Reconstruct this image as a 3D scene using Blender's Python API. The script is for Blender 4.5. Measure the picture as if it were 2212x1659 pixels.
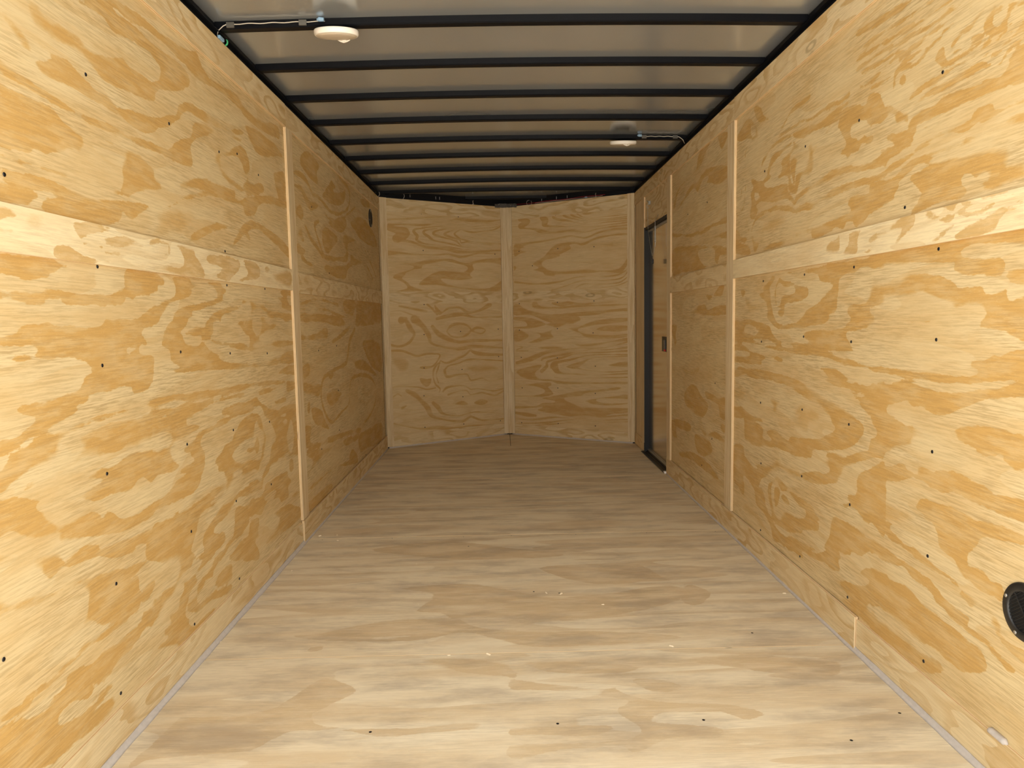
import bpy, bmesh, math, random
import numpy as np
from mathutils import Vector, Matrix
random.seed(7)
SC = bpy.context.scene
COL = SC.collection
for o_ in list(bpy.data.objects):
    bpy.data.objects.remove(o_)

# ---------------------------------------------------------------- dimensions (metres; x across, y towards the nose, z up)
W, H, D, N = 2.03, 2.0107, 5.73, 0.6115      # inside width, wood height, depth to the nose corners, depth of the V nose
VX = W/2-.006                                 # apex of the V nose
Y0 = 0.86                                     # rear opening
PO, SO = -.006, .005                          # panel faces sit 6 mm behind, strips 5 mm in front of the nominal wall plane

# ---------------------------------------------------------------- camera
cam = bpy.data.cameras.new('camera'); camo = bpy.data.objects.new('camera', cam); COL.objects.link(camo)
cam.sensor_width = 36; cam.lens = 36*1534.17/2212; cam.clip_start = .02; cam.clip_end = 300
yaw, pit, rol = .0123, .092, -.0182
f_ = Vector((math.sin(yaw)*math.cos(pit), math.cos(yaw)*math.cos(pit), -math.sin(pit)))
r_ = Vector((math.cos(yaw), -math.sin(yaw), 0)); u_ = r_.cross(f_)
rt = r_*math.cos(rol)+u_*math.sin(rol); up = u_*math.cos(rol)-r_*math.sin(rol)
M = Matrix((rt, up, -f_)).transposed().to_4x4(); M.translation = Vector((.9583, 0, 1.0377))
camo.matrix_world = M
SC.camera = camo

# ---------------------------------------------------------------- light: open sky behind the trailer, sun on the ground outside
wd = bpy.data.worlds.new('world'); SC.world = wd; wd.use_nodes = True
wn = wd.node_tree.nodes; wl = wd.node_tree.links
bg = wn['Background']; bg.inputs['Color'].default_value = (1.0, 1.0, .98, 1); bg.inputs['Strength'].default_value = 1.2
sun = bpy.data.lights.new('sun', 'SUN'); sun.energy = 11.5; sun.angle = math.radians(2); sun.color = (1, .96, .88)
suno = bpy.data.objects.new('sun', sun); COL.objects.link(suno)
suno.rotation_euler = Vector((.55, -.45, -.9)).to_track_quat('-Z', 'Y').to_euler()
suno.location = (-3, 3, 6)
pa = bpy.data.lights.new('sky_portal', 'AREA'); pa.shape = 'RECTANGLE'; pa.size = 2.0; pa.size_y = 2.05
pao = bpy.data.objects.new('sky_portal', pa); COL.objects.link(pao)
pao.location = (W/2, Y0, 1.02); pao.rotation_euler = Vector((0, 1, 0)).to_track_quat('-Z', 'Y').to_euler()
pa.cycles.is_portal = True
SC.view_settings.view_transform = 'Standard'
try: SC.view_settings.look = 'None'
except Exception: pass
SC.view_settings.exposure = 1.33; SC.view_settings.gamma = 1.0
SC.view_settings.use_curve_mapping = False
SC.cycles.use_denoising = True
SC.cycles.max_bounces = 14; SC.cycles.diffuse_bounces = 10; SC.cycles.glossy_bounces = 5

# ---------------------------------------------------------------- node helpers and materials
class NT:
    def __init__(s, name):
        s.m = bpy.data.materials.new(name); s.m.use_nodes = True
        s.t = s.m.node_tree; s.n = s.t.nodes; s.l = s.t.links
        s.b = s.n['Principled BSDF']
    def set(s, sock, v):
        if isinstance(v, bpy.types.NodeSocket): s.l.new(v, sock)
        elif v is not None:
            if sock.type == 'RGBA' and not isinstance(v, (int, float)) and len(v) == 3: v = (*v, 1)
            sock.default_value = v
    def math(s, op, a, b=None, c=None, clamp=False):
        n = s.n.new('ShaderNodeMath'); n.operation = op; n.use_clamp = clamp
        s.set(n.inputs[0], a); s.set(n.inputs[1], b); s.set(n.inputs[2], c)
        return n.outputs[0]
    def noise(s, vec, scale, detail=2, rough=.5, dist=0):
        n = s.n.new('ShaderNodeTexNoise'); n.inputs['Scale'].default_value = scale
        n.inputs['Detail'].default_value = detail; n.inputs['Roughness'].default_value = rough
        n.inputs['Distortion'].default_value = dist
        s.l.new(vec, n.inputs['Vector']); return n.outputs['Fac']
    def scale(s, vec, k):
        n = s.n.new('ShaderNodeVectorMath'); n.operation = 'MULTIPLY'; s.l.new(vec, n.inputs[0]); n.inputs[1].default_value = k
        return n.outputs[0]
    def rng(s, v, a, b, c=0, d=1, smooth=True):
        n = s.n.new('ShaderNodeMapRange'); n.interpolation_type = 'SMOOTHSTEP' if smooth else 'LINEAR'
        s.set(n.inputs[0], v); s.set(n.inputs[1], a); s.set(n.inputs[2], b); s.set(n.inputs[3], c); s.set(n.inputs[4], d)
        return n.outputs[0]
    def mix(s, f, a, b, mode='MIX'):
        n = s.n.new('ShaderNodeMix'); n.data_type = 'RGBA'; n.blend_type = mode
        s.set(n.inputs[0], f); s.set(n.inputs[6], a); s.set(n.inputs[7], b)
        return n.outputs[2]
    def uv(s):
        n = s.n.new('ShaderNodeUVMap'); n.uv_map = 'board'; return n.outputs[0]
    def attr(s, name):
        n = s.n.new('ShaderNodeAttribute'); n.attribute_name = name; return n.outputs['Fac']
    def obj(s):
        n = s.n.new('ShaderNodeTexCoord'); return n.outputs['Object']
    def bump(s, h, dist, strength=.5):
        n = s.n.new('ShaderNodeBump'); n.inputs['Strength'].default_value = strength; n.inputs['Distance'].default_value = dist
        s.l.new(h, n.inputs['Height']); s.l.new(n.outputs[0], s.b.inputs['Normal'])

def simple(name, col, rough=.5, metal=0, spec=.5, noise=.0, nscale=40, emit=None):
    k = NT(name); b = k.b
    if noise:
        f = k.noise(k.obj(), nscale, 3)
        k.l.new(k.mix(k.rng(f, .3, .7), tuple(c*(1-noise) for c in col), tuple(min(1, c*(1+noise)) for c in col)), b.inputs['Base Color'])
    else:
        b.inputs['Base Color'].default_value = (*col, 1)
    b.inputs['Roughness'].default_value = rough; b.inputs['Metallic'].default_value = metal
    b.inputs['Specular IOR Level'].default_value = spec
    return k.m

def ply(name, pale, dark, traced=True, contour=1.0, freq=(1.1, 6.0), rings=5.0, stria=.55, knots=0.0, soft=.35, sand=0.0, jagk=1.0, tint=.42):
    """Rotary-cut pine veneer. Board coordinates run along the grain in x. The 'grain' attribute holds, per point of the
    sheet, the signed distance to the nearest latewood boundary."""
    k = NT(name); uv = k.uv()
    j1 = k.noise(k.scale(uv, (9, 26, 1)), 1, 4, .6); j2 = k.noise(k.scale(uv, (60, 170, 1)), 1, 2)
    jag = k.math('ADD', k.math('MULTIPLY', k.math('SUBTRACT', j1, .5), .024*jagk), k.math('MULTIPLY', k.math('SUBTRACT', j2, .5), .008*jagk))
    masks = []
    lowv = k.noise(k.scale(uv, (2.2, 5, 1)), 1, 2)
    if traced:
        g = k.math('ADD', k.attr('grain'), jag)
        w = k.rng(lowv, .52, .68, .0015+.001*jagk, .004+.026*jagk) if jagk > .9 else k.rng(lowv, .38, .60, .002, .014)
        m = k.rng(g, k.math('MULTIPLY', w, -1), .0015, 1, 0)
        deep = k.rng(g, -.09, -.008, .62, 1)           # latewood is darkest next to its sharp edge
        masks.append(k.math('MULTIPLY', m, k.math('MAXIMUM', deep, k.rng(lowv, .35, .55, .55, 1))))
        gs = k.math('ADD', k.attr('softgrain'), k.math('MULTIPLY', jag, 1.6))
        masks.append(k.rng(gs, -.03, .012, .75, 0))
    if contour > 0:
        wv = k.n.new('ShaderNodeTexNoise'); wv.inputs['Scale'].default_value = 1; wv.inputs['Detail'].default_value = 1.5
        k.l.new(k.scale(uv, (freq[0], freq[1], 1)), wv.inputs['Vector'])
        h = k.math('ADD', k.math('MULTIPLY', wv.outputs['Fac'], rings), k.math('MULTIPLY', jag, 3.0/max(jagk, .3)))
        sw = k.math('FRACT', h)
        m2 = k.math('MULTIPLY', k.rng(sw, .30, .80), k.rng(sw, .955, .985, 1, 0))
        amp = k.rng(k.noise(k.scale(uv, (1.5, 3, 1)), 1, 1), .3, .6, .55, 1)
        masks.append(k.math('MULTIPLY', k.math('MULTIPLY', m2, amp), contour))
    m = masks[0]
    for x in masks[1:]: m = k.math('MAXIMUM', m, x)
    md = k.noise(k.scale(uv, (1.6, 7, 1)), 1, 4, .6)       # broad soft tint of the early wood
    m = k.math('MAXIMUM', m, k.rng(md, .46, .66, 0, tint))
    mo = k.noise(k.scale(uv, (7, 30, 1)), 1, 4, .65)       # mottled late wood
    m = k.math('MULTIPLY', m, k.rng(mo, .36, .60, .66, 1.06))
    m = k.math('ADD', m, k.math('MULTIPLY', k.math('SUBTRACT', k.noise(k.scale(uv, (2, 14, 1)), 1, 4), .5), soft), clamp=True)
    col = k.mix(m, pale, dark)
    # thin dark fibre streaks, denser in the pale early wood
    st = k.noise(k.scale(uv, (9, 165, 1)), 1, 3, .7); st2 = k.noise(k.scale(uv, (3, 8, 1)), 1, 2)
    sf = k.noise(k.scale(uv, (16, 380, 1)), 1, 3, .7)
    st = k.math('ADD', k.math('MULTIPLY', st, .6), k.math('MULTIPLY', sf, .4))
    sv = k.math('MULTIPLY', k.rng(st, .43, .60, 0, 1), k.math('MULTIPLY', k.rng(st2, .3, .7, .35, 1), k.rng(m, 0, 1, stria, stria*.75)))
    col = k.mix(sv, col, tuple(c*.52 for c in dark))
    fl = k.noise(k.scale(uv, (120, 420, 1)), 1, 2)
    col = k.mix(k.rng(fl, .60, .74, 0, .22), col, tuple(min(1, c*1.12) for c in pale))
    if sand:                                            # grey, walked-on surface
        dn = k.noise(k.scale(uv, (3, 9, 1)), 1, 5, .65)
        col = k.mix(k.rng(dn, .42, .72, 0, sand), col, (.30, .235, .175))
    if knots:
        vo = k.n.new('ShaderNodeTexVoronoi'); vo.inputs['Scale'].default_value = 1
        k.l.new(k.scale(uv, (3.2, 9, 1)), vo.inputs['Vector'])
        kd = k.math('ADD', vo.outputs['Distance'], k.math('MULTIPLY', jag, 4))
        ring = k.math('MULTIPLY', k.rng(kd, .05, .10), k.rng(kd, .12, .17, 1, 0))
        sk = k.n.new('ShaderNodeSeparateColor'); k.l.new(vo.outputs['Color'], sk.inputs[0]); ring = k.math('MULTIPLY', ring, k.rng(sk.outputs[0], .74, .78))
        col = k.mix(k.math('MULTIPLY', ring, knots), col, tuple(c*.45 for c in dark))
    k.l.new(col, k.b.inputs['Base Color'])
    k.b.inputs['Roughness'].default_value = .62; k.b.inputs['Specular IOR Level'].default_value = .3
    k.bump(st, .0006, .35)
    return k.m

def edge_ply(name):
    k = NT(name); uv = k.uv()
    sx = k.n.new('ShaderNodeSeparateXYZ'); k.l.new(uv, sx.inputs[0])
    lay = k.math('FRACT', k.math('MULTIPLY', sx.outputs[1], 1/.0062))
    n = k.noise(k.scale(uv, (30, 900, 1)), 1, 3)
    c = k.mix(k.rng(lay, .40, .5), (.78, .62, .38), (.58, .38, .18))
    c = k.mix(k.rng(n, .45, .7, 0, .5), c, (.86, .68, .42))
    hole = k.noise(k.scale(uv, (9, 160, 1)), 1, 1)
    c = k.mix(k.rng(hole, .74, .77), c, (.04, .02, .01))
    k.l.new(c, k.b.inputs['Base Color']); k.b.inputs['Roughness'].default_value = .7
    return k.m

PALE, DARK = (.690, .552, .312), (.565, .352, .118)
M_WALL = ply('pine_plywood_wall', PALE, DARK, contour=.38, freq=(.9, 4.2), rings=7)
M_FRONT = ply('pine_plywood_front', (.705, .553, .31), (.56, .35, .128), contour=.30, freq=(1, 6), rings=9, stria=.3, jagk=.3)
M_STRIPT = ply('pine_plywood_batten_strip', (.81, .69, .44), (.60, .405, .17), contour=.35, freq=(2.0, 9), rings=5, stria=.34)
M_STRIP = ply('pine_plywood_strip', (.745, .61, .37), (.56, .37, .15), traced=False, contour=.85, freq=(3.0, 10), rings=6, stria=.34, knots=.5)
M_BATT = ply('pine_batten', (.75, .62, .40), (.59, .42, .21), traced=False, contour=.75, freq=(1.0, 16), rings=6, stria=.3)
M_FLOOR = ply('pine_plywood_floor', (.80, .705, .52), (.645, .505, .315), contour=.75, freq=(.75, 5.5), rings=5.5, stria=.30, soft=.7, sand=.5)
M_EDGE = edge_ply('plywood_edge')
M_BLACK = simple('black_painted_steel', (.0035, .004, .006), .45, 0, .12)
M_RAIL = simple('black_rail_paint', (.005, .0055, .008), .5, 0, .2)
M_SKIN = simple('trailer_outer_skin', (.05, .05, .055), .4, .3)
M_SCREW = simple('dark_zinc_screw', (.055, .055, .06), .35, .9)
M_SCREWB = simple('bright_zinc_screw', (.55, .55, .54), .3, 1)
M_TRIM = simple('grey_sealant_cove', (.55, .50, .455), .6, 0, .4, .05, 60)
M_LAMP = simple('cream_lamp_plastic', (.93, .89, .82), .35, 0, .5)
M_LENS = simple('cream_lamp_lens', (.70, .62, .50), .4)
M_DOOR = simple('aluminium_door_skin', (.78, .72, .64), .16, 1)
M_ALU = simple('grey_aluminium', (.42, .44, .46), .35, .85)
M_RUBBER = simple('black_rubber_seal', (.01, .01, .011), .6)
M_BPLAS = simple('black_plastic', (.014, .0135, .013), .42)
M_RED = simple('red_plastic', (.6, .01, .015), .4)
M_ZINC = simple('zinc_plated_steel', (.55, .57, .57), .3, 1)
M_WIRE = simple('pale_wire', (.62, .56, .48), .5)
M_REDW = simple('red_wire_insulation', (.35, .01, .03), .45)
M_GREENW = simple('green_wire_insulation', (.05, .42, .18), .4)
M_BLUE = simple('blue_grey_wire_nut', (.26, .42, .60), .45)
M_CLEAR = simple('smoky_plastic_clip', (.10, .095, .085), .35)
M_FOIL = NT('crumpled_silver_sealant'); M_FOIL.b.inputs['Base Color'].default_value = (.16, .155, .15, 1); M_FOIL.b.inputs['Metallic'].default_value = .7
M_FOIL.b.inputs['Roughness'].default_value = .3; M_FOIL.bump(M_FOIL.noise(M_FOIL.obj(), 60, 3, .6), .02, 1); M_FOIL = M_FOIL.m
k = NT('galvanised_roof_sheet'); nn = k.noise(k.scale(k.obj(), (1.2, .25, 1)), 1.5, 3)
k.l.new(k.mix(k.rng(nn, .3, .7), (.45, .475, .485), (.51, .535, .545)), k.b.inputs['Base Color'])
k.b.inputs['Metallic'].default_value = .6; k.b.inputs['Roughness'].default_value = .19; M_ROOF = k.m
k = NT('pale_concrete_yard'); nn = k.noise(k.obj(), .8, 6, .6)
k.l.new(k.mix(k.rng(nn, .3, .7), (.50, .46, .41), (.62, .57, .51)), k.b.inputs['Base Color']); k.b.inputs['Roughness'].default_value = .9; M_GROUND = k.m
M_CHIP = simple('pale_wood_chip', (.85, .72, .52), .8)

# ---------------------------------------------------------------- object helpers
def link(name, me, parent=None, mats=()):
    o = bpy.data.objects.new(name, me); COL.objects.link(o)
    if me is not None:
        for m in mats: me.materials.append(m)
    if parent is not None: o.parent = parent
    return o
def tag(o, label=None, cat=None, group=None, kind=None):
    if label: o['label'] = label
    if cat: o['category'] = cat
    if group: o['group'] = group
    if kind: o['kind'] = kind
    return o
def empty(name, loc=(0, 0, 0)):
    o = bpy.data.objects.new(name, None); COL.objects.link(o); o.location = loc; o.empty_display_size = .05; return o
def bm_box(bm, x0, x1, y0, y1, z0, z1, bevel=0):
    vs = [bm.verts.new((x, y, z)) for x in (x0, x1) for y in (y0, y1) for z in (z0, z1)]
    q = [(0, 1, 3, 2), (4, 6, 7, 5), (0, 4, 5, 1), (2, 3, 7, 6), (0, 2, 6, 4), (1, 5, 7, 3)]
    fs = [bm.faces.new([vs[i] for i in f]) for f in q]
    if bevel:
        es = list({e for f in fs for e in f.edges})
        bmesh.ops.bevel(bm, geom=es, offset=bevel, segments=2, affect='EDGES', profile=.5)
def bm_obj(name, bm, mat, parent=None, smooth=False, origin=None):
    bmesh.ops.recalc_face_normals(bm, faces=bm.faces[:])
    if origin is not None: bmesh.ops.translate(bm, verts=bm.verts[:], vec=-Vector(origin))
    me = bpy.data.meshes.new(name); bm.to_mesh(me); bm.free()
    if smooth: me.polygons.foreach_set('use_smooth', [True]*len(me.polygons))
    o = link(name, me, parent, [mat] if not isinstance(mat, (list, tuple)) else mat)
    if origin is not None:
        o.location = Vector(origin) - (parent.matrix_world.translation if parent is not None and False else Vector((0, 0, 0)))
    return o
def box(name, x0, x1, y0, y1, z0, z1, mat, parent=None, bevel=0):
    bm = bmesh.new(); bm_box(bm, x0, x1, y0, y1, z0, z1, bevel); return bm_obj(name, bm, mat, parent)
def tube(bm, pts, r, seg=6, closed=False):
    pts = [Vector(p) for p in pts]; n = len(pts); rings = []
    prev = None
    for i, p in enumerate(pts):
        a = pts[(i-1) % n] if (i or closed) else p; b = pts[(i+1) % n] if (i < n-1 or closed) else p
        t = (b-a).normalized() if (b-a).length > 1e-9 else Vector((0, 0, 1))
        ref = prev if prev is not None else (Vector((0, 0, 1)) if abs(t.z) < .9 else Vector((1, 0, 0)))
        u = (ref-t*ref.dot(t)).normalized(); v = t.cross(u); prev = u
        rr = r[i] if isinstance(r, (list, tuple)) else r
        rings.append([bm.verts.new(p+(u*math.cos(2*math.pi*j/seg)+v*math.sin(2*math.pi*j/seg))*rr) for j in range(seg)])
    for i in range(n if closed else n-1):
        A, Bq = rings[i], rings[(i+1) % n]
        for j in range(seg): bm.faces.new((A[j], A[(j+1) % seg], Bq[(j+1) % seg], Bq[j]))
    if not closed:
        bm.faces.new(list(reversed(rings[0]))); bm.faces.new(rings[-1])
def lathe(bm, prof, seg=48, axis='z', c=(0, 0, 0)):
    c = Vector(c); rings = []
    for r, h in prof:
        ring = []
        for j in range(seg if r > 1e-6 else 1):
            a = 2*math.pi*j/seg; p = (r*math.cos(a), r*math.sin(a), h)
            if axis == 'x': p = (h, r*math.cos(a), r*math.sin(a))
            ring.append(bm.verts.new(c+Vector(p)))
        rings.append(ring)
    for A, Bq in zip(rings, rings[1:]):
        for j in range(seg):
            a0, a1 = A[j % len(A)], A[(j+1) % len(A)]; b0, b1 = Bq[j % len(Bq)], Bq[(j+1) % len(Bq)]
            vs = []
            for v in (a0, a1, b1, b0):
                if v not in vs: vs.append(v)
            if len(vs) > 2: bm.faces.new(vs)


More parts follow.
